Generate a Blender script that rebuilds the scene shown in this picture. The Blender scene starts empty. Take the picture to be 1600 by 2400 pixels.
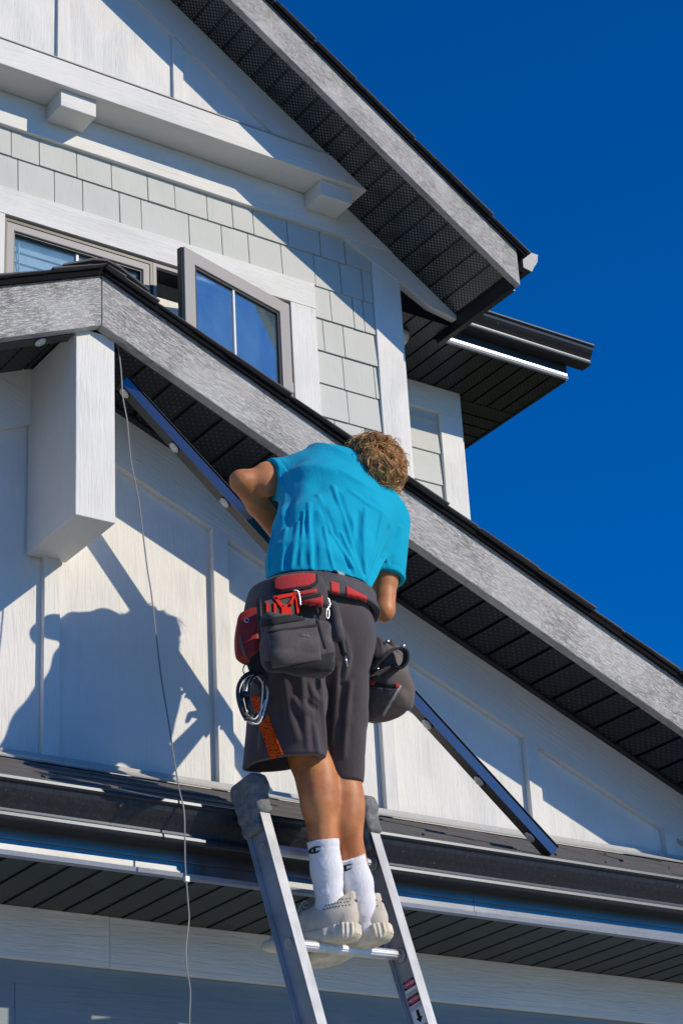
import bpy, bmesh, math, random
import numpy as np
from mathutils import Matrix, Vector
random.seed(7)
RNG = np.random.default_rng(7)
S = bpy.context.scene
COL = S.collection
rad = math.radians

# ---------------------------------------------------------------- camera
# rows: camera right / down / forward, written along world x (along the facade), y (into the house), z (up)
CR = np.array([[0.82650359, -0.56063443, -0.05184275],
               [0.20496878, 0.38536257, -0.89976692],
               [0.52431021, 0.73305471, 0.43342569]])
CF, CW, CH, CZ = 4888.7, 1600.0, 2400.0, 1.6
cam_d = bpy.data.cameras.new('camera')
cam_d.sensor_fit = 'VERTICAL'; cam_d.sensor_height = 36.0; cam_d.sensor_width = 24.0
cam_d.lens = CF / CH * 36.0
cam_d.clip_start = 0.05; cam_d.clip_end = 3000
cam = bpy.data.objects.new('camera', cam_d); COL.objects.link(cam)
m = Matrix.Identity(4)
for i in range(3):
    m[i][0] = CR[0][i]; m[i][1] = -CR[1][i]; m[i][2] = -CR[2][i]
m[2][3] = CZ
cam.matrix_world = m
S.camera = cam

# ---------------------------------------------------------------- sky, sun, exposure
KX, KZ = 0.675, 0.645                     # sun stands to the right of and behind the camera
SUN = Vector((KX, -1.0, KZ)).normalized()
W = bpy.data.worlds.new('World'); S.world = W; W.use_nodes = True
nt = W.node_tree; nt.nodes.clear()
sky = nt.nodes.new('ShaderNodeTexSky'); sky.sky_type = 'NISHITA'; sky.sun_disc = False
sky.sun_elevation = math.asin(SUN.z); sky.sun_rotation = math.atan2(SUN.x, SUN.y)
sky.altitude = 1500; sky.air_density = 1.0; sky.dust_density = 0.5; sky.ozone_density = 3.0
tint = nt.nodes.new('ShaderNodeMix'); tint.data_type = 'RGBA'; tint.blend_type = 'MULTIPLY'
tint.inputs[0].default_value = 1.0; tint.inputs[7].default_value = (0.12, 0.76, 1.56, 1)
hs = nt.nodes.new('ShaderNodeHueSaturation'); hs.inputs['Saturation'].default_value = 1.25; hs.inputs['Value'].default_value = 1.0
bg = nt.nodes.new('ShaderNodeBackground'); bg.inputs[1].default_value = 0.092
wo = nt.nodes.new('ShaderNodeOutputWorld')
nt.links.new(sky.outputs[0], tint.inputs[6]); nt.links.new(tint.outputs[2], hs.inputs['Color'])
nt.links.new(hs.outputs[0], bg.inputs[0]); nt.links.new(bg.outputs[0], wo.inputs[0])
sun_d = bpy.data.lights.new('sun', 'SUN'); sun_d.energy = 3.85; sun_d.angle = rad(0.5); sun_d.color = (1.0, 0.875, 0.68)
sun = bpy.data.objects.new('sun', sun_d); COL.objects.link(sun)
sun.rotation_euler = SUN.to_track_quat('Z', 'Y').to_euler()
S.view_settings.view_transform = 'Standard'; S.view_settings.look = 'None'
S.view_settings.gamma = 1.0; S.view_settings.exposure = 0.0; S.view_settings.use_curve_mapping = False
S.render.engine = 'CYCLES'
S.cycles.max_bounces = 8; S.cycles.transparent_max_bounces = 12
S.cycles.use_denoising = True

# ---------------------------------------------------------------- helpers
def at(px, py, X=None, Y=None, Z=None):
    """the world point that lies on a given plane behind a point of the photograph"""
    v = CR.T @ np.array([(px - CW / 2) / CF, (py - CH / 2) / CF, 1.0])
    t = Y / v[1] if Y is not None else X / v[0] if X is not None else (Z - CZ) / v[2]
    return Vector((v[0] * t, v[1] * t, v[2] * t + CZ))

WM = {}
def link(o, parent=None, mw=None):
    COL.objects.link(o)
    mw = mw or Matrix.Identity(4)
    if parent is not None:
        o.parent = parent
        o.matrix_parent_inverse = WM[parent].inverted()
    o.matrix_basis = mw
    WM[o] = mw
    return o

def tag(o, label=None, cat=None, group=None, kind=None):
    if label: o['label'] = label
    if cat: o['category'] = cat
    if group: o['group'] = group
    if kind: o['kind'] = kind
    return o

def empty(name, loc, label, cat, group=None):
    e = bpy.data.objects.new(name, None); e.empty_display_size = 0.1
    link(e, None, Matrix.Translation(Vector(loc)))
    return tag(e, label, cat, group)

def obj(name, verts, faces, mat, parent=None, mw=None, smooth=False, bevel=0.0, label=None, kind=None):
    if mw is None:                                   # origin in the middle of the piece
        V = np.array([tuple(v) for v in verts], float)
        c = (V.min(0) + V.max(0)) / 2
        verts = V - c; mw = Matrix.Translation(Vector(c))
    me = bpy.data.meshes.new(name)
    me.from_pydata([tuple(v) for v in verts], [], [tuple(f) for f in faces])
    me.validate(); me.update()
    return obj_mesh(name, me, mat, parent, mw, smooth, bevel, label, kind)

def obj_mesh(name, me, mat, parent=None, mw=None, smooth=False, bevel=0.0, label=None, kind=None):
    if mat is not None and not me.materials: me.materials.append(mat)
    if smooth and len(me.polygons):
        me.polygons.foreach_set('use_smooth', [True] * len(me.polygons))
    o = bpy.data.objects.new(name, me)
    link(o, parent, mw)
    if bevel:
        b = o.modifiers.new('bevel', 'BEVEL'); b.width = bevel; b.segments = 2; b.limit_method = 'ANGLE'
    if label: o['label'] = label
    if kind: o['kind'] = kind
    return o

def copy(o, mw, parent=None):
    c = o.copy(); COL.objects.link(c)
    c.parent = parent
    if parent is not None: c.matrix_parent_inverse = WM[parent].inverted()
    c.matrix_basis = mw; WM[c] = mw
    return c

BOXF = [(0, 3, 2, 1), (4, 5, 6, 7), (0, 1, 5, 4), (1, 2, 6, 5), (2, 3, 7, 6), (3, 0, 4, 7)]
def boxv(x0, x1, y0, y1, z0, z1):
    return [(x0, y0, z0), (x1, y0, z0), (x1, y1, z0), (x0, y1, z0), (x0, y0, z1), (x1, y0, z1), (x1, y1, z1), (x0, y1, z1)]
def box(name, x0, x1, y0, y1, z0, z1, mat, parent=None, **k):
    return obj(name, boxv(x0, x1, y0, y1, z0, z1), BOXF, mat, parent, **k)

def prism(pts, d):
    """closed polygon of 3-D points pushed along d"""
    n = len(pts); d = Vector(d)
    v = [Vector(p) for p in pts]; v += [p + d for p in v]
    f = [tuple(range(n))[::-1], tuple(range(n, 2 * n))] + [(i, (i + 1) % n, n + (i + 1) % n, n + i) for i in range(n)]
    return v, f
def slab(name, xz, y0, y1, mat, parent=None, **k):
    """outline in the facade plane, from its front y0 to its back y1"""
    a = sum(xz[i][0] * xz[(i + 1) % len(xz)][1] - xz[(i + 1) % len(xz)][0] * xz[i][1] for i in range(len(xz)))
    if a > 0: xz = xz[::-1]
    v, f = prism([(x, y0, z) for x, z in xz], (0, y1 - y0, 0))
    return obj(name, v, f, mat, parent, **k)
def extrude_x(name, yz, x0, x1, mat, parent=None, **k):
    v, f = prism([(x0, y, z) for y, z in yz], (x1 - x0, 0, 0))
    return obj(name, v, f, mat, parent, **k)

def tube_mesh(pts, r, n=8, closed=False, rs=None):
    P = [Vector(p) for p in pts]; N = len(P); V = []; F = []
    up = None
    for i, p in enumerate(P):
        a = P[(i - 1) % N] if closed or i > 0 else p
        b = P[(i + 1) % N] if closed or i < N - 1 else p
        t = (b - a).normalized()
        if up is None:
            up = Vector((0, 0, 1)) if abs(t.z) < .9 else Vector((1, 0, 0))
        up = (up - t * up.dot(t)).normalized(); w = t.cross(up)
        rr = rs[i] if rs is not None else r
        for k in range(n):
            a_ = 2 * math.pi * k / n
            V.append(p + (up * math.cos(a_) + w * math.sin(a_)) * rr)
    M = N if closed else N - 1
    for i in range(M):
        for k in range(n):
            j = (i + 1) % N
            F.append((i * n + k, i * n + (k + 1) % n, j * n + (k + 1) % n, j * n + k))
    if not closed:
        F.append(tuple(range(n))[::-1]); F.append(tuple((N - 1) * n + k for k in range(n)))
    return V, F
def tube(name, pts, r, mat, parent=None, n=8, closed=False, rs=None, **k):
    v, f = tube_mesh(pts, r, n, closed, rs)
    return obj(name, v, f, mat, parent, smooth=True, **k)
def smooth_path(pts, n=8):
    """Catmull-Rom through points"""
    P = [Vector(p) for p in pts]; out = []
    for i in range(len(P) - 1):
        p0 = P[max(i - 1, 0)]; p1 = P[i]; p2 = P[i + 1]; p3 = P[min(i + 2, len(P) - 1)]
        for k in range(n):
            t = k / n
            out.append(0.5 * ((2 * p1) + (p2 - p0) * t + (2 * p0 - 5 * p1 + 4 * p2 - p3) * t * t + (3 * p1 - p0 - 3 * p2 + p3) * t ** 3))
    out.append(P[-1]); return out

# ---------------------------------------------------------------- materials
class NT:
    def __init__(s, name):
        s.m = bpy.data.materials.new(name); s.m.use_nodes = True
        s.t = s.m.node_tree; s.b = s.t.nodes['Principled BSDF']; s.o = s.t.nodes['Material Output']
    def n(s, typ, **k):
        x = s.t.nodes.new('ShaderNode' + typ)
        for a, v in k.items():
            if a.startswith('i_'): x.inputs[a[2:].replace('_', ' ')].default_value = v
            else: setattr(x, a, v)
        return x
    def l(s, a, b): s.t.links.new(a, b)
    def coord(s, scale=(1, 1, 1), rot=(0, 0, 0), rand=True):
        c = s.n('TexCoord'); mp = s.n('Mapping')
        mp.inputs['Scale'].default_value = scale
        src = c.outputs['Object']
        if any(rot):
            r0 = s.n('Mapping'); r0.inputs['Rotation'].default_value = rot; s.l(src, r0.inputs[0]); src = r0.outputs[0]
        if rand:
            oi = s.n('ObjectInfo'); ml = s.n('Math', operation='MULTIPLY'); ml.inputs[1].default_value = 37.0
            s.l(oi.outputs['Random'], ml.inputs[0])
            ad = s.n('VectorMath', operation='ADD'); s.l(src, ad.inputs[0]); s.l(ml.outputs[0], ad.inputs[1]); src = ad.outputs[0]
        s.l(src, mp.inputs[0]); return mp.outputs[0]
    def noise(s, vec, scale, detail=4, rough=.55, dist=0.0):
        x = s.n('TexNoise'); x.inputs['Scale'].default_value = scale; x.inputs['Detail'].default_value = detail
        x.inputs['Roughness'].default_value = rough; x.inputs['Distortion'].default_value = dist
        s.l(vec, x.inputs['Vector']); return x.outputs['Fac']
    def ramp(s, fac, stops):
        x = s.n('ValToRGB'); e = x.color_ramp.elements
        while len(e) < len(stops): e.new(.5)
        for i, (p, c) in enumerate(stops):
            e[i].position = p; e[i].color = (*c, 1) if len(c) == 3 else c
        s.l(fac, x.inputs[0]); return x.outputs[0]
    def bump(s, h, strength=.3, dist=.01):
        x = s.n('Bump'); x.inputs['Strength'].default_value = strength; x.inputs['Distance'].default_value = dist
        s.l(h, x.inputs['Height']); s.l(x.outputs[0], s.b.inputs['Normal']); return x
    def math(s, op, a, b=None):
        x = s.n('Math', operation=op)
        for i, v in enumerate((a, b)):
            if v is None: continue
            if isinstance(v, (int, float)): x.inputs[i].default_value = v
            else: s.l(v, x.inputs[i])
        return x.outputs[0]
    def mixc(s, fac, a, b, mode='MIX'):
        x = s.n('Mix', data_type='RGBA', blend_type=mode)
        for i, v in ((0, fac), (6, a), (7, b)):
            if isinstance(v, (int, float)): x.inputs[i].default_value = v
            elif isinstance(v, tuple): x.inputs[i].default_value = (*v, 1)
            else: s.l(v, x.inputs[i])
        return x.outputs[2]
    def col(s, v):
        if isinstance(v, tuple): s.b.inputs['Base Color'].default_value = (*v, 1)
        else: s.l(v, s.b.inputs['Base Color'])
    def set(s, rough=.5, metal=0.0, spec=.5, **k):
        s.b.inputs['Roughness'].default_value = rough; s.b.inputs['Metallic'].default_value = metal
        s.b.inputs['Specular IOR Level'].default_value = spec
        for a, v in k.items(): s.b.inputs[a.replace('_', ' ')].default_value = v

def painted_wood(name, base, rot_y=0.0, vertical=True, grain=1.0, dirt=.10):
    """pre-finished siding with a pressed cedar grain: fine lines along the board and a few open cathedrals"""
    k = NT(name)
    rot = (0, rot_y, 0)
    sc = (9, 9, .8) if vertical else (.8, 9, 9)
    v = k.coord(sc, rot)
    warp = k.noise(k.coord((2.2, 2.2, .9) if vertical else (.9, 2.2, 2.2), rot), 2.0, 2)
    fine = k.noise(v, 9.0, 5, .62, 1.2)
    w = k.n('TexWave', wave_type='BANDS', bands_direction='X' if vertical else 'Z', wave_profile='SAW')
    w.inputs['Scale'].default_value = 1.5; w.inputs['Distortion'].default_value = 9.0
    w.inputs['Detail'].default_value = 3.0; w.inputs['Detail Scale'].default_value = .8
    k.l(v, w.inputs['Vector'])
    gate = k.ramp(warp, [(.50, (0, 0, 0)), (.62, (1, 1, 1))])
    h = k.math('ADD', k.math('MULTIPLY', fine, .55), k.math('MULTIPLY', k.math('MULTIPLY', w.outputs['Fac'], gate), .55))
    lowf = k.noise(k.coord((1, 1, .6)), 2.6, 2)
    k.bump(k.math('ADD', h, k.math('MULTIPLY', lowf, 1.2)), .85 * grain, .006)
    blot = k.noise(k.coord((1, 1, 1)), 3.5, 5, .6)
    c = k.mixc(k.ramp(blot, [(.35, (0, 0, 0)), (.75, (1, 1, 1))]), base, tuple(x * (1 - dirt) for x in base))
    c = k.mixc(k.ramp(fine, [(.28, (1, 1, 1)), (.40, (0, 0, 0))]), c, tuple(x * .88 for x in base))
    drip = k.ramp(k.noise(k.coord((14, 14, .5) if vertical else (.5, 14, 14), (0, rot_y, 0)), 1.3, 4, .6), [(.58, (0, 0, 0)), (.80, (1, 1, 1))])
    c = k.mixc(k.math('MULTIPLY', drip, .14 * grain), c, (base[0] * .74, base[1] * .74, base[2] * .70))
    k.col(c); k.set(rough=.62, spec=.35)
    return k.m

def flat(name, c, rough=.5, metal=0.0, spec=.5, bump=0.0, bscale=40, var=.08, **kw):
    k = NT(name)
    n = k.noise(k.coord((1, 1, 1)), bscale, 5, .6)
    k.col(k.mixc(k.ramp(n, [(.3, (0, 0, 0)), (.7, (1, 1, 1))]), tuple(x * (1 - var) for x in c), tuple(min(1, x * (1 + var)) for x in c)))
    k.set(rough, metal, spec, **kw)
    if bump: k.bump(n, bump, .004)
    return k.m

P1, P2 = math.atan(.42), math.atan(.6667)       # pitch of the lower and of the upper gable
M = {}
WHITE = (.78, .775, .74)
M['white_v'] = painted_wood('white_siding_upright_grain', WHITE, 0, True)
M['white_h'] = painted_wood('white_trim_level_grain', WHITE, 0, False)
M['white_r1'] = painted_wood('white_trim_low_rake_grain', WHITE, -P1, False)
M['white_r2'] = painted_wood('white_trim_high_rake_grain', (.74, .735, .70), -P2, False, .6)
M['sage'] = painted_wood('sage_grey_shingle_paint', (.55, .565, .53), 0, True, .35, .06)
M['slate'] = painted_wood('slate_blue_lap_siding_paint', (.24, .29, .31), 0, False, .5, .1)

def rough_cedar(name, rot_y):
    k = NT(name)
    v = k.coord((1.0, 9, 9), (0, rot_y, 0))
    a = k.noise(v, 26, 6, .75, .5)
    b = k.noise(k.coord((3, 8, 8), (0, rot_y, 0)), 44, 4, .75, 1.0)
    s1 = k.ramp(a, [(.40, (1, 1, 1)), (.50, (0, 0, 0))])
    s2 = k.ramp(b, [(.36, (1, 1, 1)), (.46, (0, 0, 0))])
    patch = k.ramp(k.noise(k.coord((1, 1, 1)), 4.0, 3), [(.40, (.25, .25, .25)), (.60, (1, 1, 1))])
    f = k.math('MULTIPLY', k.math('MAXIMUM', s1, s2), patch)
    c = k.mixc(k.noise(k.coord((1, 1, 1)), 5, 4), (.56, .55, .535), (.70, .69, .67))
    k.col(k.mixc(k.math('MULTIPLY', f, .60), c, (.13, .13, .135)))
    k.bump(k.math('SUBTRACT', k.math('MULTIPLY', a, .5), f), .8, .008)
    k.set(.75, 0, .3)
    return k.m
M['cedar_r'] = rough_cedar('grey_rough_cedar_right_rake', -P1)
M['cedar_l'] = rough_cedar('grey_rough_cedar_left_rake', P1)
M['cedar_u'] = rough_cedar('grey_rough_cedar_upper_rake', -P2)
M['cedar_ul'] = rough_cedar('grey_rough_cedar_upper_left_rake', P2)

def soffit_metal(name, pitch, pitch_y, rad_, dotc, base=(.020, .023, .023), spec=.5, dust_haze=0.0, rough=.36):
    """charcoal aluminium pressed with rows of vent holes, in the panel's own x and y"""
    k = NT(name)
    c = k.n('TexCoord'); sp = k.n('SeparateXYZ'); k.l(c.outputs['Object'], sp.inputs[0])
    u = k.math('DIVIDE', sp.outputs[0], pitch); v = k.math('DIVIDE', sp.outputs[1], pitch_y)
    def dots(du, dv):
        a = k.math('SUBTRACT', k.math('FRACT', k.math('ADD', u, du)), .5)
        b = k.math('SUBTRACT', k.math('FRACT', k.math('ADD', v, dv)), .5)
        d = k.math('SQRT', k.math('ADD', k.math('MULTIPLY', a, a), k.math('MULTIPLY', b, b)))
        return k.math('LESS_THAN', d, rad_)
    d = k.math('MAXIMUM', dots(.25, .25), dots(.75, .75))
    n = k.noise(k.coord((1, 1, 1)), 9, 4)
    col = k.mixc(n, base, tuple(x * 1.7 for x in base))
    col = k.mixc(k.math('MULTIPLY', d, k.ramp(n, [(.32, (.25, .25, .25)), (.62, (1, 1, 1))])), col, dotc)  # pale dots paint in the light caught on the hole rims
    if dust_haze:
        sp_ = k.ramp(k.noise(k.coord((1, 1, 1)), 55, 3, .6), [(.66, (0, 0, 0)), (.74, (1, 1, 1))])
        col = k.mixc(k.math('MULTIPLY', sp_, dust_haze), col, (.30, .28, .24))
    k.col(col); k.bump(d, .5, .002); k.set(rough, 0, spec)
    return k.m
M['soffit_up'] = soffit_metal('charcoal_soffit_with_round_vents', .025, .025, .20, (.22, .23, .23), (.010, .012, .012))
M['soffit_low'] = soffit_metal('charcoal_soffit_with_slit_vents', .030, .030, .12, (.09, .105, .105), (.008, .0095, .010), .35)
M['soffit_eave'] = soffit_metal('dusty_charcoal_eave_soffit', .030, .030, .10, (.05, .055, .05), (.024, .027, .024), .4, .5, .5)
M['matt_black'] = flat('matt_black_drip_edge', (.010, .010, .011), .95, 0, .08)
M['black_metal'] = flat('black_painted_metal', (.016, .017, .018), .42, 0, .5)
M['track_metal'] = flat('dark_bronze_track_metal', (.033, .032, .030), .38, 0, .5)

def gutter_metal():
    k = NT('black_gutter_enamel_with_dust_streaks')
    v = k.coord((60, 60, 2.0))
    s = k.ramp(k.noise(v, 2.2, 4, .6), [(.40, (0, 0, 0)), (.75, (1, 1, 1))])
    sp = k.ramp(k.noise(k.coord((1, 1, .5)), 70, 2), [(.72, (0, 0, 0)), (.78, (1, 1, 1))])
    c = k.mixc(k.math('MULTIPLY', s, .40), (.014, .0145, .017), (.062, .064, .070))
    k.col(k.mixc(k.math('MULTIPLY', sp, .5), c, (.35, .33, .28)))
    k.set(.36, 0.0, .5); k.b.inputs['Specular Tint'].default_value = (.70, .82, 1, 1); return k.m
M['gutter'] = gutter_metal()
M['fascia_metal'] = flat('dark_prefinished_fascia_metal', (.16, .165, .17), .30, .85, .5, var=.15, bscale=6)
M['gleam_edge'] = flat('painted_gleam_metal_edge', (.24, .27, .34), .5, 0, .3)  # fascia lips paler than their metal: the sun's gleam painted into the colour

def asphalt_shingle():
    k = NT('charcoal_asphalt_shingle')
    g = k.noise(k.coord((1, 1, 1)), 420, 2, .7)
    b = k.noise(k.coord((1, 1, 1)), 14, 3)
    c = k.mixc(g, (.034, .034, .036), (.24, .235, .23))
    k.col(k.mixc(k.math('MULTIPLY', b, .5), c, (.05, .048, .046)))
    k.bump(g, .6, .003); k.set(.9, 0, .2); return k.m
M['shingle'] = asphalt_shingle()
M['flashing'] = flat('pale_sheet_flashing', (.46, .46, .45), .6, 0, .3)
M['win_frame'] = flat('greige_window_vinyl', (.36, .345, .335), .5, 0, .3, var=.03)
M['win_dark'] = flat('black_window_gasket', (.015, .016, .018), .4, 0, .4)
M['muntin'] = flat('white_window_grille', (.78, .78, .78), .4, 0, .4)
M['room'] = flat('pale_room_wall', (.82, .80, .75), .8, 0, .2)

def glass(name, tintc, refl, dust_haze=.13):
    k = NT(name)
    gl = k.n('BsdfGlossy'); gl.inputs['Roughness'].default_value = .015; gl.inputs['Color'].default_value = (.9, .95, 1, 1)
    tr = k.n('BsdfTransparent'); tr.inputs['Color'].default_value = (*tintc, 1)
    lw = k.n('LayerWeight'); lw.inputs['Blend'].default_value = refl
    n = k.noise(k.coord((1, 1, 1)), 1.6, 2)
    bp = k.n('Bump'); bp.inputs['Strength'].default_value = .06; bp.inputs['Distance'].default_value = .01
    k.l(n, bp.inputs['Height']); k.l(bp.outputs[0], gl.inputs['Normal'])
    mx = k.n('MixShader'); k.l(lw.outputs['Facing'], mx.inputs[0]); k.l(tr.outputs[0], mx.inputs[1]); k.l(gl.outputs[0], mx.inputs[2])
    df = k.n('BsdfDiffuse'); df.inputs['Color'].default_value = (.42, .66, .74, 1)          # haze mixed in to pale the pane, stands in for bright reflection
    du = k.n('MixShader'); k.l(k.math('MULTIPLY', k.ramp(k.noise(k.coord((1, 1, .5)), 5, 5, .65), [(.30, (.35, .35, .35)), (.75, (1, 1, 1))]), dust_haze), du.inputs[0])
    k.l(mx.outputs[0], du.inputs[1]); k.l(df.outputs[0], du.inputs[2])
    k.l(du.outputs[0], k.o.inputs['Surface']); return k.m
M['glass'] = glass('window_glass', (.86, .92, .94), .46)
M['glass_clear'] = glass('clear_window_glass', (.88, .93, .95), .25, .26)
# ---------------------------------------------------------------- implicit solids -> mesh (surface nets)
def V3(*a): return np.array(a[0] if len(a) == 1 else a, float)
def unit(v): v = np.asarray(v, float); return v / np.linalg.norm(v)
def smin(a, b, k):
    h = np.clip(.5 + .5 * (b - a) / k, 0, 1); return b * (1 - h) + a * h - k * h * (1 - h)
def smax(a, b, k): return -smin(-a, -b, k)
def s_cap(P, a, b, ra, rb=None):
    rb = ra if rb is None else rb
    a = V3(a); ab = V3(b) - a; t = np.clip((P - a) @ ab / (ab @ ab), 0, 1)
    return np.linalg.norm(P - a - t[:, None] * ab, axis=1) - (ra + (rb - ra) * t)
def s_ell(P, c, r, F=None):
    q = P - V3(c)
    if F is not None: q = q @ np.asarray(F).T
    r = V3(r); k0 = np.linalg.norm(q / r, axis=1); k1 = np.linalg.norm(q / (r * r), axis=1)
    return k0 * (k0 - 1) / np.maximum(k1, 1e-9)
def s_box(P, c, h, F=None, r=.01):
    q = P - V3(c)
    if F is not None: q = q @ np.asarray(F).T
    q = np.abs(q) - (V3(h) - r)
    return np.linalg.norm(np.maximum(q, 0), axis=1) + np.minimum(q.max(1), 0) - r
def s_loft(P, secs, k=.0):
    """secs: (centre, half width, half depth, side vector, depth vector) along a spine"""
    best = None
    for (c0, w0, d0, s0, f0), (c1, w1, d1, s1_, f1) in zip(secs[:-1], secs[1:]):
        a = V3(c0); ab = V3(c1) - a; t = np.clip((P - a) @ ab / (ab @ ab), 0, 1)[:, None]
        ax = unit(ab); q = P - a - t * ab
        s = V3(s0) * (1 - t) + V3(s1_) * t; f = V3(f0) * (1 - t) + V3(f1) * t
        w = w0 * (1 - t[:, 0]) + w1 * t[:, 0]; d = d0 * (1 - t[:, 0]) + d1 * t[:, 0]
        u = (q * s).sum(1) / w; v = (q * f).sum(1) / d; e = (q @ ax) / np.minimum(w, d)
        k0 = np.sqrt(u * u + v * v + e * e); k1 = np.sqrt((u / w) ** 2 + (v / d) ** 2 + (e / np.minimum(w, d)) ** 2)
        g = k0 * (k0 - 1) / np.maximum(k1, 1e-6)
        best = g if best is None else (np.minimum(best, g) if not k else smin(best, g, k))
    return best
def s_half(P, p, n): return (P - V3(p)) @ unit(n)      # negative below the plane

def nets(fn, lo, hi, h):
    lo = V3(lo); hi = V3(hi); n = np.ceil((hi - lo) / h).astype(int) + 1
    ax = [lo[i] + h * np.arange(n[i]) for i in range(3)]
    # evaluate block by block, only near the surface
    val = np.full(n, 1.0, np.float32)
    B = 6; nbk = -(-n // B)
    bc = np.stack(np.meshgrid(*[np.arange(k_) for k_ in nbk], indexing='ij'), -1).reshape(-1, 3)
    dc = fn(lo + h * (bc * B + B / 2))
    R_ = h * B * .5 * 1.7321
    for (bi, bj, bk), d0 in zip(bc, dc):
        s_ = (slice(bi * B, min(bi * B + B, n[0])), slice(bj * B, min(bj * B + B, n[1])), slice(bk * B, min(bk * B + B, n[2])))
        if abs(d0) > 1.6 * R_ + .010: val[s_] = d0
        else: val[s_] = np.nan
    todo = np.argwhere(np.isnan(val))
    for i in range(0, len(todo), 200000):
        q = todo[i:i + 200000]; val[tuple(q.T)] = fn(lo + h * q)
    ins = val < 0
    c = np.zeros(n - 1, int)
    offs = [(i, j, k) for i in (0, 1) for j in (0, 1) for k in (0, 1)]
    sl = lambda o: tuple(slice(o[d], n[d] - 1 + o[d]) for d in range(3))
    for o in offs: c += ins[sl(o)]
    act = (c > 0) & (c < 8); idx = -np.ones(n - 1, int)
    ijk = np.argwhere(act); idx[act] = np.arange(len(ijk))
    cv = np.stack([val[tuple((ijk + o).T)] for o in offs], 1)
    acc = np.zeros((len(ijk), 3)); cnt = np.zeros(len(ijk))
    for a in range(8):
        for b in range(a + 1, 8):
            d = np.array(offs[b]) - np.array(offs[a])
            if abs(d).sum() != 1: continue
            m_ = (cv[:, a] < 0) != (cv[:, b] < 0)
            t = np.where(m_, cv[:, a] / np.where(m_, cv[:, a] - cv[:, b], 1), 0)
            acc += m_[:, None] * (np.array(offs[a]) + t[:, None] * d); cnt += m_
    verts = lo + h * (ijk + acc / cnt[:, None])
    faces = []
    for d in range(3):
        e = [0, 0, 0]; e[d] = 1; a1, a2 = (d + 1) % 3, (d + 2) % 3
        s0 = [slice(1, n[i] - 1) for i in range(3)]; s0[d] = slice(0, n[d] - 1)
        s1_ = list(s0); s1_[d] = slice(1, n[d])
        A = ins[tuple(s0)]; B = ins[tuple(s1_)]; ch = np.argwhere(A != B)
        if not len(ch): continue
        flip = A[tuple(ch.T)]
        base = ch.copy(); base[:, a1] += 1; base[:, a2] += 1
        def cell(o1, o2):
            q = base.copy(); q[:, a1] += o1; q[:, a2] += o2; return idx[tuple(q.T)]
        q = np.stack([cell(-1, -1), cell(0, -1), cell(0, 0), cell(-1, 0)], 1)
        q[~flip] = q[~flip][:, ::-1]
        faces.append(q)
    F = np.concatenate(faces); F = F[(F >= 0).all(1)]
    return verts, F
def np_mesh(name, V, F):
    me = bpy.data.meshes.new(name)
    me.vertices.add(len(V)); me.vertices.foreach_set('co', np.asarray(V, np.float32).ravel())
    me.loops.add(F.size); me.loops.foreach_set('vertex_index', F.astype(np.int32).ravel())
    me.polygons.add(len(F)); me.polygons.foreach_set('loop_start', np.arange(0, F.size, F.shape[1], dtype=np.int32))
    me.update(calc_edges=True); me.validate()
    return me
def solid(name, fn, lo, hi, h, mat, parent=None, label=None):
    V, F = nets(fn, lo, hi, h)
    c = (V.min(0) + V.max(0)) / 2
    return obj_mesh(name, np_mesh(name, V - c, F), mat, parent, Matrix.Translation(Vector(c)), smooth=True, label=label)
CAM = V3(0, 0, CZ)
def hits(fn, PX, t0=4.5, t1=7.5):
    """first points of a solid met by the lines of sight through points of the photograph (nan where there is none)"""
    PX = np.asarray(PX, float).reshape(-1, 2)
    v = np.stack([(PX[:, 0] - CW / 2) / CF, (PX[:, 1] - CH / 2) / CF, np.ones(len(PX))], 1) @ CR
    t = np.full(len(PX), t0); out = np.full((len(PX), 3), np.nan); live = np.arange(len(PX))
    for _ in range(170):
        if not len(live): break
        p = CAM + v[live] * t[live, None]; d = fn(p)
        got = d < 4e-4; out[live[got]] = p[got]
        t[live] += np.maximum(d * .6, 4e-4)
        live = live[~got & (t[live] < t1)]
    return out
def hit(fn, px, py):
    p = hits(fn, [(px, py)])[0]; return None if np.isnan(p[0]) else p
def grads(fn, P, e=1e-3):
    E = np.eye(3) * e; g = np.stack([fn(P + E[i]) - fn(P - E[i]) for i in range(3)], 1)
    return g / np.maximum(np.linalg.norm(g, axis=1), 1e-9)[:, None]
def grad(fn, p, e=1e-3):
    E = np.eye(3) * e; g = np.array([fn((p + E[i])[None])[0] - fn((p - E[i])[None])[0] for i in range(3)]); return unit(g)
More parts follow.
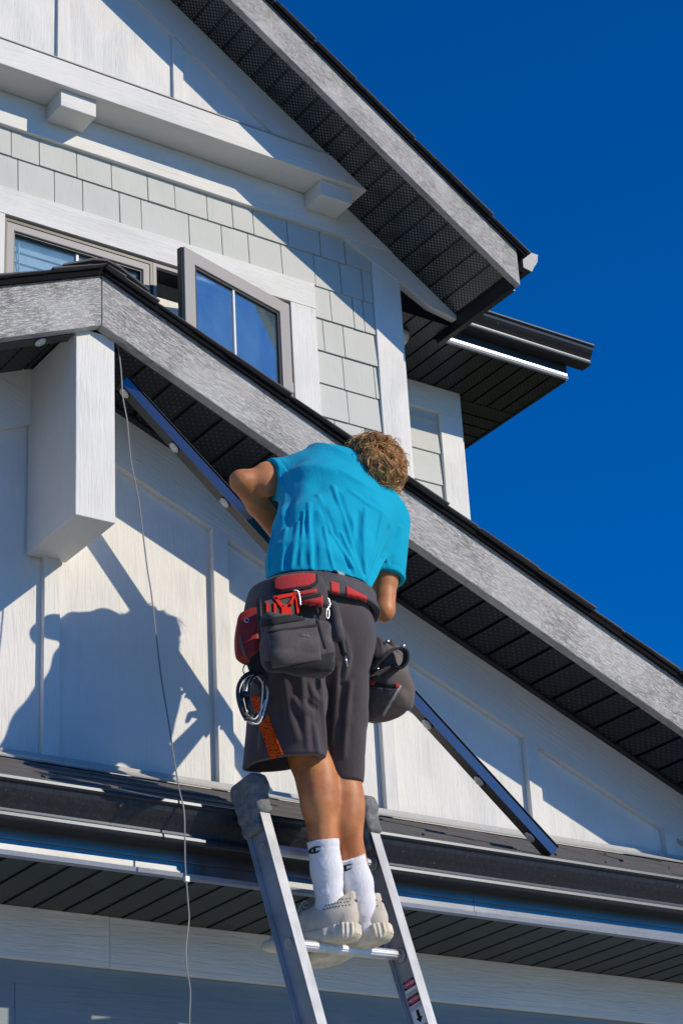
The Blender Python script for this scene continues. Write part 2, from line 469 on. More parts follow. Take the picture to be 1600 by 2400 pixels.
def patch(name, fn, quad, nu, nv, mat, parent, off=.002, th=.002, shape=None, label=None):
    """thin piece lying on a solid: corners tl, tr, br, bl as points of the photograph"""
    tl, tr, br, bl = [np.array(q, float) for q in quad]
    ij = [(i, j) for j in range(nv + 1) for i in range(nu + 1)]
    PX = [(tl * (1 - i / nu) + tr * (i / nu)) * (1 - j / nv) + (bl * (1 - i / nu) + br * (i / nu)) * (j / nv) for i, j in ij]
    H = hits(fn, PX); ok = ~np.isnan(H[:, 0]); G = np.zeros_like(H); G[ok] = grads(fn, H[ok])
    pts = {k_: (H[q] + G[q] * off, H[q] - G[q] * .001) for q, k_ in enumerate(ij) if ok[q]}
    V, F, ids = [], [], {}
    for k_, (a, b) in pts.items():
        ids[k_] = len(V); V += [a, b]
    cells = {(i, j) for i in range(nu) for j in range(nv) if all(q in ids for q in ((i, j), (i + 1, j), (i + 1, j + 1), (i, j + 1)))
             and (shape is None or shape((i + .5) / nu, (j + .5) / nv))}
    for i, j in cells:
        a, b, c, d = ids[i, j], ids[i + 1, j], ids[i + 1, j + 1], ids[i, j + 1]
        F.append((a, d, c, b))
        for (di, dj), (e0, e1) in {(0, -1): (a, b), (1, 0): (b, c), (0, 1): (c, d), (-1, 0): (d, a)}.items():
            if (i + di, j + dj) not in cells: F.append((e0, e1, e1 + 1, e0 + 1))
    if not F: return None
    used = sorted({q for f in F for q in f}); mp = {q: i for i, q in enumerate(used)}
    return obj(name, [V[q] for q in used], [tuple(mp[q] for q in f) for f in F], mat, parent, smooth=True, label=label)
# ---------------------------------------------------------------- ground
def ground_mat(name, a, b, c, sc):
    k = NT(name)
    n = k.noise(k.coord((1, 1, 1), rand=False), .6, 6, .6); n2 = k.noise(k.coord((1, 1, 1), rand=False), sc, 4)
    k.col(k.mixc(k.math('MULTIPLY', n2, .5), k.mixc(n, a, b), c)); k.bump(n2, .3, .01); k.set(.9, 0, .2)
    return k.m
tag(obj('ground', [(-900, -900, 0), (900, -900, 0), (900, 900, 0), (-900, 900, 0)], [(0, 1, 2, 3)], ground_mat('dry_lawn', (.075, .095, .035), (.12, .13, .055), (.16, .14, .07), 30)),
    'dry lawn around the house', 'ground', kind='structure')
tag(box('driveway', -9, 12, -8, 5.66, -.1, .02, ground_mat('pale_concrete', (.52, .50, .40), (.62, .60, .49), (.57, .55, .45), 40)),
    'pale concrete driveway in front of the garage', 'driveway', kind='structure')

# ---------------------------------------------------------------- house
HOUSE = empty('house', (2.85, 5.68, 0), 'white two-storey house with sage shingles, grey rake boards and black soffits', 'house')
AX, TZ1 = 2.853, .42                     # ridge of the lower gable
YA, YB, YC = 5.68, 7.45, 8.069            # lower wall, upper wall, right wing
def soff1(x): return 5.239 - TZ1 * abs(x - AX)
SX2, SZ2, T2 = 6.155, 7.337, .6667
RX2 = 2.85                               # ridge of the upper gable
def soff2(x): return SZ2 + T2 * (SX2 - (RX2 + abs(x - RX2)))

# ---- lower gable wall: boards and battens
XR, XL = 6.3, -.6
gw = slab('gable_wall', [(XL, 3.3), (XR, 3.3), (XR, soff1(XR) + .05), (AX, soff1(AX) + .05), (XL, soff1(XL) + .05)], YA + .008, YA + .16, M['white_v'], HOUSE)
FR1 = .215                               # depth of the frieze board under the rake soffit
for a, b, mm in ((AX + .073, XR, M['white_r1']), (XL, AX - .073, M['white_r1'])):
    slab('rake_frieze_board', [(a, soff1(a)), (b, soff1(b)), (b, soff1(b) - FR1), (a, soff1(a) - FR1)], YA - .018, YA + .007, mm, gw)
for xc, w in ((1.55, .058), (2.212, .058), (2.866, .058), (3.520, .062), (4.200, .056), (4.862, .058), (5.518, .060)):
    zt = min(soff1(xc - w / 2), soff1(xc + w / 2)) - FR1 - .001
    if abs(xc - AX) < .1: zt = 4.7
    slab('batten', [(xc - w / 2, 3.815), (xc + w / 2, 3.815), (xc + w / 2, soff1(xc + w / 2) - FR1 if zt != 4.7 else zt), (xc - w / 2, soff1(xc - w / 2) - FR1 if zt != 4.7 else zt)],
         YA - .0185, YA + .0075, M['white_v'], gw, bevel=.002)
# ---- ridge bracket post
box('bracket_post', 2.778, 2.922, 5.332, YA + .0, 4.508, 5.20, M['white_v'], HOUSE, bevel=.003)

# ---- lower gable: fascia (rake boards), soffit, roof
FY0, FY1 = 5.292, 5.332
def fas_lo(x): return 5.208 - .4265 * abs(x - AX)
def fas_hi(x): return 5.412 - .4265 * abs(x - AX) + .012 * min(1, abs(x - AX))
for nm, a, b, mm in (('rake_board', AX + .0012, XR + .1, M['cedar_r']), ('rake_board', AX - .0012, XL, M['cedar_l'])):
    slab(nm, [(a, fas_lo(a)), (b, fas_lo(b)), (b, fas_hi(b)), (a, fas_hi(a))], FY0, FY1, mm, HOUSE, bevel=.003)
def slope_mw(x, y, z, d):
    d = Vector(d).normalized(); yv = Vector((0, 1, 0)); n = d.cross(yv)
    mt = Matrix.Identity(4)
    for i in range(3): mt[i][0] = d[i]; mt[i][1] = yv[i]; mt[i][2] = n[i]; mt[i][3] = (x, y, z)[i]
    return mt
def soffit_run(base, mw0, n, pitch, length, groove, mat, first_gap=0):
    """panels side by side along local x, each with a folded lip standing in the groove next to it"""
    me = bpy.data.meshes.new('soffit_panel')
    w = pitch - groove; t = .003; h = .012
    prof = [(0, -t), (w, -t), (w + groove * .35, -t + h), (pitch, -t + h), (pitch, h + t), (w + groove * .1, h + t), (w - .004, t), (0, t)]
    v = [(x, 0, z) for x, z in prof] + [(x, length, z) for x, z in prof]; q = len(prof)
    f = [tuple(range(q)), tuple(range(2 * q - 1, q - 1, -1))] + [(i, q + i, q + (i + 1) % q, (i + 1) % q) for i in range(q)]
    me.from_pydata(v, [], f); me.update(); me.materials.append(mat)
    for i in range(n):
        obj_mesh('soffit_panel', me, None, base, mw0 @ Matrix.Translation((first_gap + i * pitch, 0, 0)))
c1, s1 = math.cos(P1), math.sin(P1); c2, s2 = math.cos(P2), math.sin(P2)
sb = slab('rake_soffit', [(AX, soff1(AX) + .018), (XR, soff1(XR) + .018), (XR, soff1(XR) + .03), (AX, soff1(AX) + .03)], FY1 + .002, YA + .004, M['black_metal'], HOUSE)
mw = slope_mw(AX + .012, FY1 + .006, soff1(AX + .012), (c1, 0, -s1))
soffit_run(sb, mw, 31, .1085, YA - FY1 - .006, .013, M['soffit_low'])
v, f = prism([(0, 0, -.012), (3.6, 0, -.012), (3.6, 0, .004), (0, 0, .004)], (0, .026, 0))
M['soffit_trim'] = flat('grey_soffit_trim', (.040, .043, .042), .5, 0, .4)
obj('soffit_trim', v, f, M['soffit_trim'], sb, mw=slope_mw(AX + .01, FY1 + .001, soff1(AX + .01), (c1, 0, -s1)))
obj('soffit_trim', v, f, M['black_metal'], sb, mw=slope_mw(AX + .075, YA - .045, soff1(AX + .075), (c1, 0, -s1)))
sbl = slab('rake_soffit', [(AX, soff1(AX) + .018), (XL, soff1(XL) + .018), (XL, soff1(XL) + .03), (AX, soff1(AX) + .03)], FY1 + .002, YA + .004, M['black_metal'], HOUSE)
v, f = prism([(0, 0, -.004), (3.4, 0, -.004), (3.4, 0, .010), (0, 0, .010)], (0, .026, 0))
obj('soffit_trim', v, f, M['black_metal'], sbl, mw=slope_mw(AX - .01, FY1 + .001, soff1(AX - .01), (-c1, 0, -s1)))
mwl = slope_mw(AX - .012, FY1 + .006, soff1(AX - .012), (-c1, 0, -s1)) @ Matrix.Scale(-1, 4, (0, 0, 1))
soffit_run(sbl, mwl, 12, .1085, YA - FY1 - .006, .013, M['soffit_low'])

def roof_slope(house, x0, z0, x1, z1, y0, y1, drip_mat, exposure=.142, tabs=True, th=.008, nmax=400):
    """deck from ridge (x0,z0) to eave (x1,z1); courses of shingles laid from the eave up, a metal drip edge along the rake"""
    d = Vector((x1 - x0, 0, z1 - z0)); L = d.length; d.normalize(); n = Vector((-d.z, 0, d.x)) if d.x > 0 else Vector((d.z, 0, -d.x))
    def pt(s, h): q = Vector((x0, 0, z0)) + d * s + n * h; return (q.x, q.z)
    deck = slab('roof', [pt(0, 0), pt(L, 0), pt(L, th), pt(0, th)], y0 + .012, y1, M['black_metal'], house)
    slab('drip_edge', [pt(0, -.014), pt(L, -.014), pt(L, th + .001), pt(0, th + .001)], y0, y0 + .0115, drip_mat, deck)
    k = 0; s = L + .012
    while s > .02 and k < nmax:
        j = random.uniform(-.012, .008)
        a, b = max(0, s - exposure * 1.9), s
        slab('shingle_course', [pt(a, th + .0015), pt(b, th + .005), pt(b, th + .0105 + random.uniform(0, .002)), pt(a, th + .0035)], y0 - .014 + j, y1, M['shingle'], deck)
        s -= exposure; k += 1
    return deck
RT = .006
roof_slope(HOUSE, AX, fas_hi(AX) + RT - .004, XR + .14, fas_hi(XR + .14) + RT - .004, FY0 - .016, YB + .05, M['matt_black'])
roof_slope(HOUSE, AX - .001, fas_hi(AX) + RT - .004, XL, fas_hi(XL) + RT - .004, FY0 - .016, YB + .05, M['matt_black'])
# ridge caps folded over the peak
zc = fas_hi(AX) + RT + .022
for i in range(10):
    y0 = FY0 - .036 + i * .145
    q = [(AX - .16, zc - .16 * .42), (AX - .05, zc - .012), (AX, zc), (AX + .05, zc - .012), (AX + .16, zc - .16 * .42), (AX + .16, zc - .16 * .42 + .006), (AX + .05, zc - .004), (AX, zc + .007), (AX - .05, zc - .004), (AX - .16, zc - .16 * .42 + .006)]
    slab('ridge_cap_shingle', [(x, z + .002 * (i % 2)) for x, z in q], y0, y0 + .29, M['shingle'], HOUSE)

# ---- skirt roof over the garage: shingles, flashing, gutter, fascia, soffit
ZS, YF = 3.322, 5.20
ZG = 3.515                                # lip of the gutter
rp = (3.795 - 3.535) / (YA - 5.17)
sk = extrude_x('skirt_roof', [(5.17, 3.53), (YA, 3.53 + rp * (YA - 5.17)), (YA, 3.50 + rp * (YA - 5.17)), (5.17, 3.50)], -.6, 7.2, M['black_metal'], HOUSE)
for i in range(4):
    y0 = 5.135 + i * .125; x = -.4
    while x < 7.0:
        w = random.choice((.17, .22, .28, .33)); w = min(w, 7.05 - x); j = random.uniform(-.012, .012); lift = random.uniform(0, .005)
        ya, yb = y0 + j, min(y0 + .24, YA - .004)
        za = 3.53 + rp * (ya - 5.17) + .009; zb = 3.53 + rp * (yb - 5.17) + .004
        extrude_x('shingle', [(ya, za), (yb, zb), (yb, zb + .005), (ya, za + .011 + lift)], x, x + w - .004, M['shingle'], sk)
        x += w
extrude_x('apron_flashing', [(YA - .019, 3.818), (YA - .019, 3.800), (YA - .085, 3.768), (YA - .087, 3.772), (YA - .0235, 3.806), (YA - .0235, 3.818)], -.5, 7.1, M['flashing'], HOUSE)
GP = [(5.200, 3.515), (5.197, 3.515), (5.197, 3.402), (5.128, 3.402), (5.121, 3.404), (5.1175, 3.412), (5.119, 3.4215), (5.124, 3.427), (5.124, 3.434), (5.114, 3.450), (5.100, 3.466), (5.090, 3.482), (5.086, 3.497),
      (5.079, 3.4995), (5.0745, 3.505), (5.0755, 3.5135), (5.083, 3.517), (5.090, 3.513), (5.093, 3.498), (5.103, 3.470), (5.117, 3.453), (5.128, 3.436), (5.1285, 3.4265), (5.123, 3.419), (5.1215, 3.412), (5.129, 3.4055), (5.200, 3.4055)]
def gutter(name, x0, x1, dy=0, dz=0, parent=None):
    g = extrude_x(name, [(y + dy, z + dz) for y, z in GP], x0, x1, M['gutter'], parent)
    return g
gutter('gutter', -.5, 7.1, 0, 0, HOUSE)
fb = extrude_x('eave_fascia', [(YF + .001, 3.34), (YF + .001, 3.53), (YF + .03, 3.53), (YF + .03, 3.34)], -.5, 7.1, M['fascia_metal'], HOUSE)
fj = 4.152
for a, b in ((-.5, 1.1), (1.1, fj - .0008), (fj + .0008, 7.1)):
    extrude_x('fascia_cover', [(YF - .003, 3.338), (YF - .003, 3.368), (YF - .001, 3.370), (YF - .003, 3.372), (YF - .003, 3.52), (YF, 3.52), (YF, 3.338)], a, b, M['fascia_metal'], fb)
    extrude_x('fascia_lip', [(YF - .010, 3.3215), (YF - .012, 3.334), (YF - .0035, 3.3375), (YF + .018, 3.3375), (YF + .018, 3.3215)], a, b, M['gleam_edge'], fb)
ss = box('eave_soffit', -.5, 7.1, YF + .019, YA, ZS + .020, ZS + .03, M['black_metal'], HOUSE)
soffit_run(ss, Matrix.Translation((2.2, YF + .0195, ZS + .002)), 34, .1025, YA - YF - .02, .014, M['soffit_eave'])
# ---- garage wall below the skirt roof
gl = box('garage_wall', -.6, 7.2, YA + .001, YA + .2, 0, 3.31, M['slate'], HOUSE)
for a, b in ((-.6, 3.0725), (3.0735, 7.2)):
    box('frieze_board', a, b, YA - .022, YA, 3.161, ZS - .001, M['white_h'], HOUSE, bevel=.002)
extrude_x('lap_board', [(YA - .006, 3.092), (YA - .003, 3.1595), (YA + .0, 3.1595), (YA + .0, 3.092)], -.6, 7.2, M['slate'], gl)
x = -.6
for i, jx in enumerate((2.76, 7.2)):
    extrude_x('lap_board', [(YA - .014, 2.905), (YA - .0065, 3.092), (YA, 3.092), (YA, 2.905)], x, jx - .002, M['slate'], gl); x = jx
for i in range(1, 4):
    zb = 2.905 - .187 * i
    extrude_x('lap_board', [(YA - .014, zb), (YA - .0065, zb + .187), (YA, zb + .187), (YA, zb)], -.6, 7.2, M['slate'], gl)

# ---------------------------------------------------------------- upper storey: shingled wall with windows
CX0, CX1 = 5.603, 5.766                    # corner board
OX0, OX1, OZ1, OZ0 = 3.501, 5.067, 7.105, 6.05      # window opening
uw = obj('upper_wall', *prism([(-.1, YB + .006, 5.0), (-.1, YB + .006, 9.4), (OX0, YB + .006, 9.4), (OX0, YB + .006, 5.0)], (0, .12, 0)), M['win_dark'], HOUSE)
slab('upper_wall', [(OX0, OZ1), (OX1, OZ1), (OX1, 8.4), (OX0, 9.2)], YB + .006, YB + .126, M['win_dark'], HOUSE)
uw2 = slab('upper_wall', [(OX1, 5.0), (CX1 - .002, 5.0), (CX1 - .002, 7.59), (OX1, 8.0)], YB + .006, YB + .126, M['win_dark'], HOUSE)
slab('upper_wall', [(OX0, 5.0), (OX1, 5.0), (OX1, OZ0), (OX0, OZ0)], YB + .006, YB + .126, M['win_dark'], HOUSE)
ROW = .1895
def shingle_piece(x0, x1, z0, z1, z1r=None):
    z1r = z1 if z1r is None else z1r
    g = .0025; bz = random.uniform(-.0012, .0012)
    y0 = YB - .013 + random.uniform(-.0015, .0015); yt = YB - .004
    v = [(x0 + g, y0, z0 + bz), (x1 - g, y0, z0 + bz), (x1 - g, yt, z1r - .001), (x0 + g, yt, z1 - .001),
         (x0 + g, YB + .005, z0 + bz + .001), (x1 - g, YB + .005, z0 + bz + .001), (x1 - g, YB + .005, z1r - .001), (x0 + g, YB + .005, z1 - .001)]
    obj('shingle', v, [(0, 1, 2, 3), (4, 7, 6, 5), (0, 4, 5, 1), (1, 5, 6, 2), (2, 6, 7, 3), (3, 7, 4, 0)], M['sage'], uw)
R1 = [3.39, 3.530, 3.677, 3.877, 4.066, 4.267, 4.42, 4.606, 4.755, 4.878, 5.084, 5.284, 5.44, CX0]
R2 = [3.36, 3.568, 3.759, 3.910, 4.110, 4.230, 4.499, 4.687, 4.844, 5.041, 5.242, 5.403, 5.54, CX0]
R1 = [2.4, 2.58, 2.75, 2.95, 3.1, 3.26] + R1; R2 = [2.45, 2.66, 2.83, 3.0, 3.2] + R2
for i in range(len(R1) - 1): shingle_piece(R1[i], R1[i + 1], 7.457, 7.625)
for i in range(len(R2) - 1): shingle_piece(R2[i], R2[i + 1], 7.457 - ROW, 7.457)
CJ = 5.2215                                # outer edge of the window casing
for r, xs in enumerate(([CJ, 5.33, 5.47, 5.535, CX0], [CJ, 5.275, 5.40, CX0], [CJ, 5.385, 5.578, CX0], [CJ, 5.40, CX0], [CJ, 5.315, 5.50, CX0], [CJ, 5.43, CX0], [CJ, 5.36, CX0], [CJ, 5.30, 5.48, CX0], [CJ, 5.41, CX0])):
    z0 = 7.457 - ROW * (r + 2)
    for i in range(len(xs) - 1): shingle_piece(xs[i], xs[i + 1], z0, z0 + ROW)
box('corner_board', CX0, CX1, YB - .0215, YB + .10, 5.0, 7.60, M['white_v'], HOUSE, bevel=.003)
box('corner_board', CX1 + .0005, CX1 + .022, YB - .005, YC + .2, 5.0, 7.585, M['white_v'], HOUSE)
def clip2(pts, lim=soff2, off=0.0):
    return pts
# level frieze, cantilevered beam with its blocks
def xs2(z): return SX2 - (z - SZ2) / T2      # x where the soffit stands at height z
slab('frieze_board', [(-.1, 7.612), (xs2(7.612) + .0, 7.612), (xs2(7.797), 7.797), (-.1, 7.797)], YB - .030, YB - .001, M['white_h'], HOUSE, bevel=.002)
slab('belly_beam', [(-.1, 7.800), (xs2(7.800), 7.800), (xs2(7.944), 7.944), (-.1, 7.944)], 7.236, YB + .02, M['white_h'], HOUSE, bevel=.003)
for a, b in ((2.20, 2.39), (3.700, 3.890), (5.188, 5.378)):
    box('beam_block', a, b, 7.268, YB - .031, 7.705, 7.7995, M['white_h'], HOUSE, bevel=.004)
# diagonal frieze under the upper rake, running out past the corner
q0 = at(600 + 320 / 1.568, 300 + 405 / 1.568, Y=7.424)
slab('rake_frieze_board', [(q0.x, 7.611), (5.965, 7.350), (6.150, soff2(6.15) - .021), (6.162, soff2(6.162)), (xs2(7.611), 7.611)], 7.424, 7.468, M['white_r2'], HOUSE, bevel=.002)
# upper gable face: panels and battens above the beam
ug = slab('gable_panel', [(-.1, 7.9455), (xs2(7.9455), 7.9455), (RX2, soff2(RX2)), (-.1, soff2(-.1))], 7.262, 7.40, M['white_v'], HOUSE)
FR2 = .218
slab('rake_frieze_board', [(RX2, soff2(RX2)), (xs2(7.9455), 7.9455), (xs2(7.9455) - .32, 7.9455), (RX2, soff2(RX2) - FR2)], 7.244, 7.2615, M['white_r2'], ug)
for xc in (1.78, 2.42, 3.060, 3.699, 4.339):
    w = .058; zt = min(soff2(xc - w / 2), soff2(xc + w / 2)) - FR2
    slab('batten', [(xc - w / 2, 7.962), (xc + w / 2, 7.962), (xc + w / 2, soff2(xc + w / 2) - FR2), (xc - w / 2, soff2(xc - w / 2) - FR2)], 7.2445, 7.2612, M['white_v'], ug, bevel=.002)
box('beam_cap_flashing', -.1, xs2(7.95) - .01, 7.230, 7.2616, 7.9455, 7.9500, M['flashing'], HOUSE)

# ---- upper rake: fascia, soffit, roof, gutter end
UY0, UY1 = 6.93, 6.97
def uf_lo(x): return 7.276 + T2 * (6.172 - (RX2 + abs(x - RX2)))
XE = 6.172
slab('rake_board', [(RX2, uf_lo(RX2)), (XE, uf_lo(XE)), (XE, uf_lo(XE) + .222), (RX2, uf_lo(RX2) + .235)], UY0, UY1, M['cedar_u'], HOUSE, bevel=.003)
slab('rake_board', [(RX2, uf_lo(RX2)), (-.4, uf_lo(-.4)), (-.4, uf_lo(-.4) + .23), (RX2, uf_lo(RX2) + .235)], UY0, UY1, M['cedar_ul'], HOUSE)
us = slab('rake_soffit', [(RX2, soff2(RX2) + .018), (XE - .02, soff2(XE - .02) + .018), (XE - .02, soff2(XE - .02) + .03), (RX2, soff2(RX2) + .03)], UY1 + .002, YB + .02, M['black_metal'], HOUSE)
n2 = 32
x0 = XE - .035 - n2 * .1023 * c2
soffit_run(us, slope_mw(x0, UY1 + .006, soff2(x0), (c2, 0, -s2)), n2, .1023, YB + .01 - UY1, .014, M['soffit_up'])
v, f = prism([(0, 0, -.013), (3.9, 0, -.013), (3.9, 0, .006), (0, 0, .006)], (0, .024, 0))
obj('soffit_trim', v, f, M['black_metal'], us, mw=slope_mw(RX2 + .04, UY1 + .001, soff2(RX2 + .04), (c2, 0, -s2)))
# closing board across the foot of the overhang
box('eave_closure', XE - .036, XE - .004, UY1 + .001, 7.606, 7.262, uf_lo(XE) + .18, M['black_metal'], HOUSE)
roof_slope(HOUSE, RX2, uf_lo(RX2) + .240, XE + .05, uf_lo(XE + .05) + .227, UY0 - .016, 9.5, M['matt_black'])
roof_slope(HOUSE, RX2 - .001, uf_lo(RX2) + .240, -.4, uf_lo(-.4) + .235, UY0 - .016, 9.5, M['matt_black'], nmax=3)
# side gutter seen end on
gx, gz = 6.246, 7.413
box('side_eave_fascia', XE + .001, gx - .001, 6.972, 9.4, 7.40, 7.555, M['matt_black'], HOUSE)
prof = [(gx, gz + .145), (gx, gz + .03), (gx + .065, gz + .02), (gx + .075, gz + .03), (gx + .082, gz + .05), (gx + .112, gz + .095), (gx + .118, gz + .132), (gx + .126, gz + .140), (gx + .120, gz + .148), (gx + .110, gz + .14), (gx + .104, gz + .10), (gx + .07, gz + .045), (gx + .004, gz + .035), (gx + .004, gz + .145)]
gs = slab('side_gutter', prof, 6.99, 9.4, M['gutter'], HOUSE)
slab('gutter_end_cap', [(gx, gz + .14), (gx, gz + .03), (gx + .065, gz + .02), (gx + .082, gz + .05), (gx + .112, gz + .095), (gx + .118, gz + .14)], 6.984, 6.9895, M['flashing'], gs)

# ---------------------------------------------------------------- windows
def ring(name, x0, x1, z0, z1, w, y0, y1, mat, parent, mw=None, **k):
    o = [(x0, z0), (x1, z0), (x1, z1), (x0, z1)]; n = [(x0 + w, z0 + w), (x1 - w, z0 + w), (x1 - w, z1 - w), (x0 + w, z1 - w)]
    V = [(x, y0, z) for x, z in o + n] + [(x, y1, z) for x, z in o + n]; F = []
    for i in range(4):
        j = (i + 1) % 4
        F += [(i, j, 4 + j, 4 + i), (8 + i, 12 + i, 12 + j, 8 + j), (i, 8 + i, 8 + j, j), (4 + i, 4 + j, 12 + j, 12 + i)]
    return obj(name, V, F, mat, parent, mw=mw, **k)
# casing boards
for a, b in ((OX0 - .15, CJ),):
    box('window_casing', a, b, YB - .030, YB + .004, 7.112, 7.260, M['white_h'], HOUSE, bevel=.002)
box('window_casing', OX1 + .004, CJ, YB - .028, YB + .004, 5.4, 7.1115, M['white_v'], HOUSE, bevel=.002)
box('window_casing', OX0 - .15, OX0 - .003, YB - .028, YB + .004, 5.4, 7.1115, M['white_v'], HOUSE, bevel=.002)
MX = 4.286                                  # mullion between the two lights
def wempty(name, loc):
    e = bpy.data.objects.new(name, None); e.empty_display_size = .1
    link(e, HOUSE, Matrix.Translation(Vector(loc))); return e
wl = wempty('fixed_window', (3.9, YB, OZ0)); 
ring('outer_frame', OX0, MX - .001, OZ0, OZ1 - .004, .014, YB - .016, YB + .09, M['win_dark'], wl)
ring('sash_frame', OX0 + .012, MX - .012, OZ0 + .012, OZ1 - .018, .040, YB - .012, YB + .05, M['win_frame'], wl, bevel=.003)
ring('glazing_gasket', OX0 + .052, MX - .052, OZ0 + .052, OZ1 - .058, .008, YB - .002, YB + .03, M['win_dark'], wl)
box('pane', OX0 + .052, MX - .052, YB + .020, YB + .024, OZ0 + .052, OZ1 - .058, M['glass_clear'], wl)
box('muntin', 3.886, 3.898, YB + .010, YB + .0195, OZ0 + .052, OZ1 - .058, M['muntin'], wl)
wr = wempty('casement_window', (4.68, YB, OZ0))
ring('outer_frame', MX + .001, OX1, OZ0, OZ1 - .004, .018, YB - .016, YB + .10, M['win_frame'], wr)
ring('weather_strip', MX + .019, OX1 - .018, OZ0 + .018, OZ1 - .022, .008, YB + .01, YB + .10, M['win_dark'], wr)
# the sash, swung outwards on its right-hand hinge
HXY = Vector((5.046, 7.430)); SWW = .752; ang = math.atan2(.205, .735)
smw = Matrix.Translation((HXY.x, HXY.y, 0)) @ Matrix.Rotation(ang, 4, 'Z')
zt, zb_ = OZ1 - .026, OZ0 + .03
def sash_box(name, x0, x1, y0, y1, z0, z1, mat, parent): return obj(name, boxv(x0, x1, y0, y1, z0, z1), BOXF, mat, parent, mw=smw)
sash = ring('open_sash', -SWW, 0, zb_, zt, .072, -.022, .022, M['win_frame'], wr, mw=smw, bevel=.003)
ring('sash_gasket', -SWW + .072, -.072, zb_ + .072, zt - .072, .014, -.014, .014, M['win_dark'], sash, mw=smw)
sash_box('sash_pane', -SWW + .086, -.086, -.004, .0, zb_ + .086, zt - .086, M['glass'], sash)
sash_box('sash_muntin', -.406, -.394, -.012, -.0045, zb_ + .086, zt - .086, M['muntin'], sash)
sash_box('sash_edge_strip', -SWW - .006, -SWW - .0005, -.010, .020, zb_, zt, M['win_dark'], sash)
box('hinge', 5.046, 5.062, YB - .030, YB - .017, 6.585, 6.64, M['win_frame'], wr)
# pale blind drawn behind the fixed light
for i in range(16):
    zz = OZ1 - .075 - i * .058
    if zz < OZ0 + .06: break
    extrude_x('blind_slat', [(YB + .042, zz - .054), (YB + .052, zz - .001), (YB + .055, zz - .001), (YB + .045, zz - .054)], OX0 + .03, MX - .03, M['muntin'], wl)
tube('blind_wand', [(3.60, YB + .036, OZ1 - .08), (3.602, YB + .036, OZ1 - .24)], .004, M['muntin'], wl)
box('inner_jamb', MX + .028, MX + .060, YB + .070, YB + .11, 6.1, 7.06, M['muntin'], wr)
box('inner_screen', MX + .062, MX + .20, YB + .080, YB + .09, 6.1, 6.98, M['room'], wr)
# the room behind
rm = obj('room', *prism([(2.6, YB + .14, 5.6), (5.70, YB + .14, 5.6), (5.70, YB + .14, 7.30), (2.6, YB + .14, 7.30)], (0, 3.0, 0)), M['room'], HOUSE)
me = rm.data; bm = bmesh.new(); bm.from_mesh(me)
bm.faces.ensure_lookup_table()
fr = min(bm.faces, key=lambda q: q.calc_center_median().y); bmesh.ops.delete(bm, geom=[fr], context='FACES_ONLY')
bmesh.ops.reverse_faces(bm, faces=bm.faces[:]); bm.to_mesh(me); bm.free()
box('window_reveal', MX + .03, MX + .25, YB + .36, YB + .40, 6.1, 6.93, M['muntin'], HOUSE)

# ---------------------------------------------------------------- right wing: wall, eave, gutter
WX = 6.618
wg = box('wing_wall', CX1 + .03, WX - .002, YC + .004, YC + .2, 5.0, 7.298, M['slate'], HOUSE)
wg['label'] = 'narrow strip of sage lap siding on the right wing'
for z0, z1 in ((7.078, 7.135), (6.882, 7.078), (6.686, 6.882), (6.490, 6.686), (6.294, 6.490), (6.098, 6.294), (5.90, 6.098)):
    extrude_x('lap_board', [(YC - .012, z0), (YC - .003, z1), (YC + .004, z1), (YC + .004, z0)], CX1 + .03, 6.463, M['sage'], wg)
box('wing_corner_board', 6.468, WX, YC - .026, YC + .003, 5.0, 7.135, M['white_v'], HOUSE, bevel=.002)
box('wing_corner_board', WX - .0015, WX + .020, YC - .008, 9.9, 5.0, 7.299, M['white_v'], HOUSE)
box('wing_frieze_board', CX1 + .03, WX + .001, YC - .028, YC + .0035, 7.136, 7.298, M['white_h'], HOUSE, bevel=.002)
ZC, CY, CXE = 7.302, 7.612, 7.058
cs = box('wing_soffit', CX1 + .024, CXE - .012, CY + .01, 9.9, ZC + .018, ZC + .03, M['black_metal'], HOUSE)
soffit_run(cs, Matrix.Translation((CX1 + .026, YB + .0215, ZC)), 3, .1115, YC - YB, .014, M['soffit_low'])
soffit_run(cs, Matrix.Translation((CX1 + .026 + 3 * .1115, CY + .012, ZC)), 9, .1045, YC + .02 - CY, .014, M['soffit_low'])
mw = Matrix.Translation((CXE - .014, YC + .045, ZC)) @ Matrix.Rotation(rad(90), 4, 'Z')
soffit_run(cs, mw, 8, .1045, CXE - WX - .036, .014, M['soffit_low'])
box('soffit_trim', WX - .2, CXE - .014, YC + .021, YC + .044, ZC - .006, ZC + .006, M['black_metal'], cs)
box('eave_return', CX1 + .023, XE - .037, YB + .019, YB + .0213, ZC - .004, 7.62, M['matt_black'], HOUSE)
wf = extrude_x('wing_fascia', [(CY - .002, ZC + .016), (CY - .002, ZC + .21), (CY + .009, ZC + .21), (CY + .009, ZC + .016)], XE - .003, CXE, M['fascia_metal'], HOUSE)
extrude_x('fascia_lip', [(CY - .008, ZC - .006), (CY - .010, ZC + .006), (CY - .003, ZC + .0155), (CY + .009, ZC + .0155), (CY + .009, ZC - .006)], XE - .003, CXE, M['gleam_edge'], wf)
box('wing_side_fascia', CXE - .011, CXE + .004, CY + .010, 9.9, ZC - .008, ZC + .21, M['black_metal'], HOUSE)
gutter('wing_gutter', XE - .002, CXE + .115, CY - YF - .003, ZC + .193 - ZG, HOUSE)
wro = extrude_x('wing_roof', [(CY - .02, ZC + .215), (9.9, ZC + .215 + 2.3 * .45), (9.9, ZC + .19 + 2.3 * .45), (CY - .02, ZC + .19)], XE, CXE + .02, M['shingle'], HOUSE)
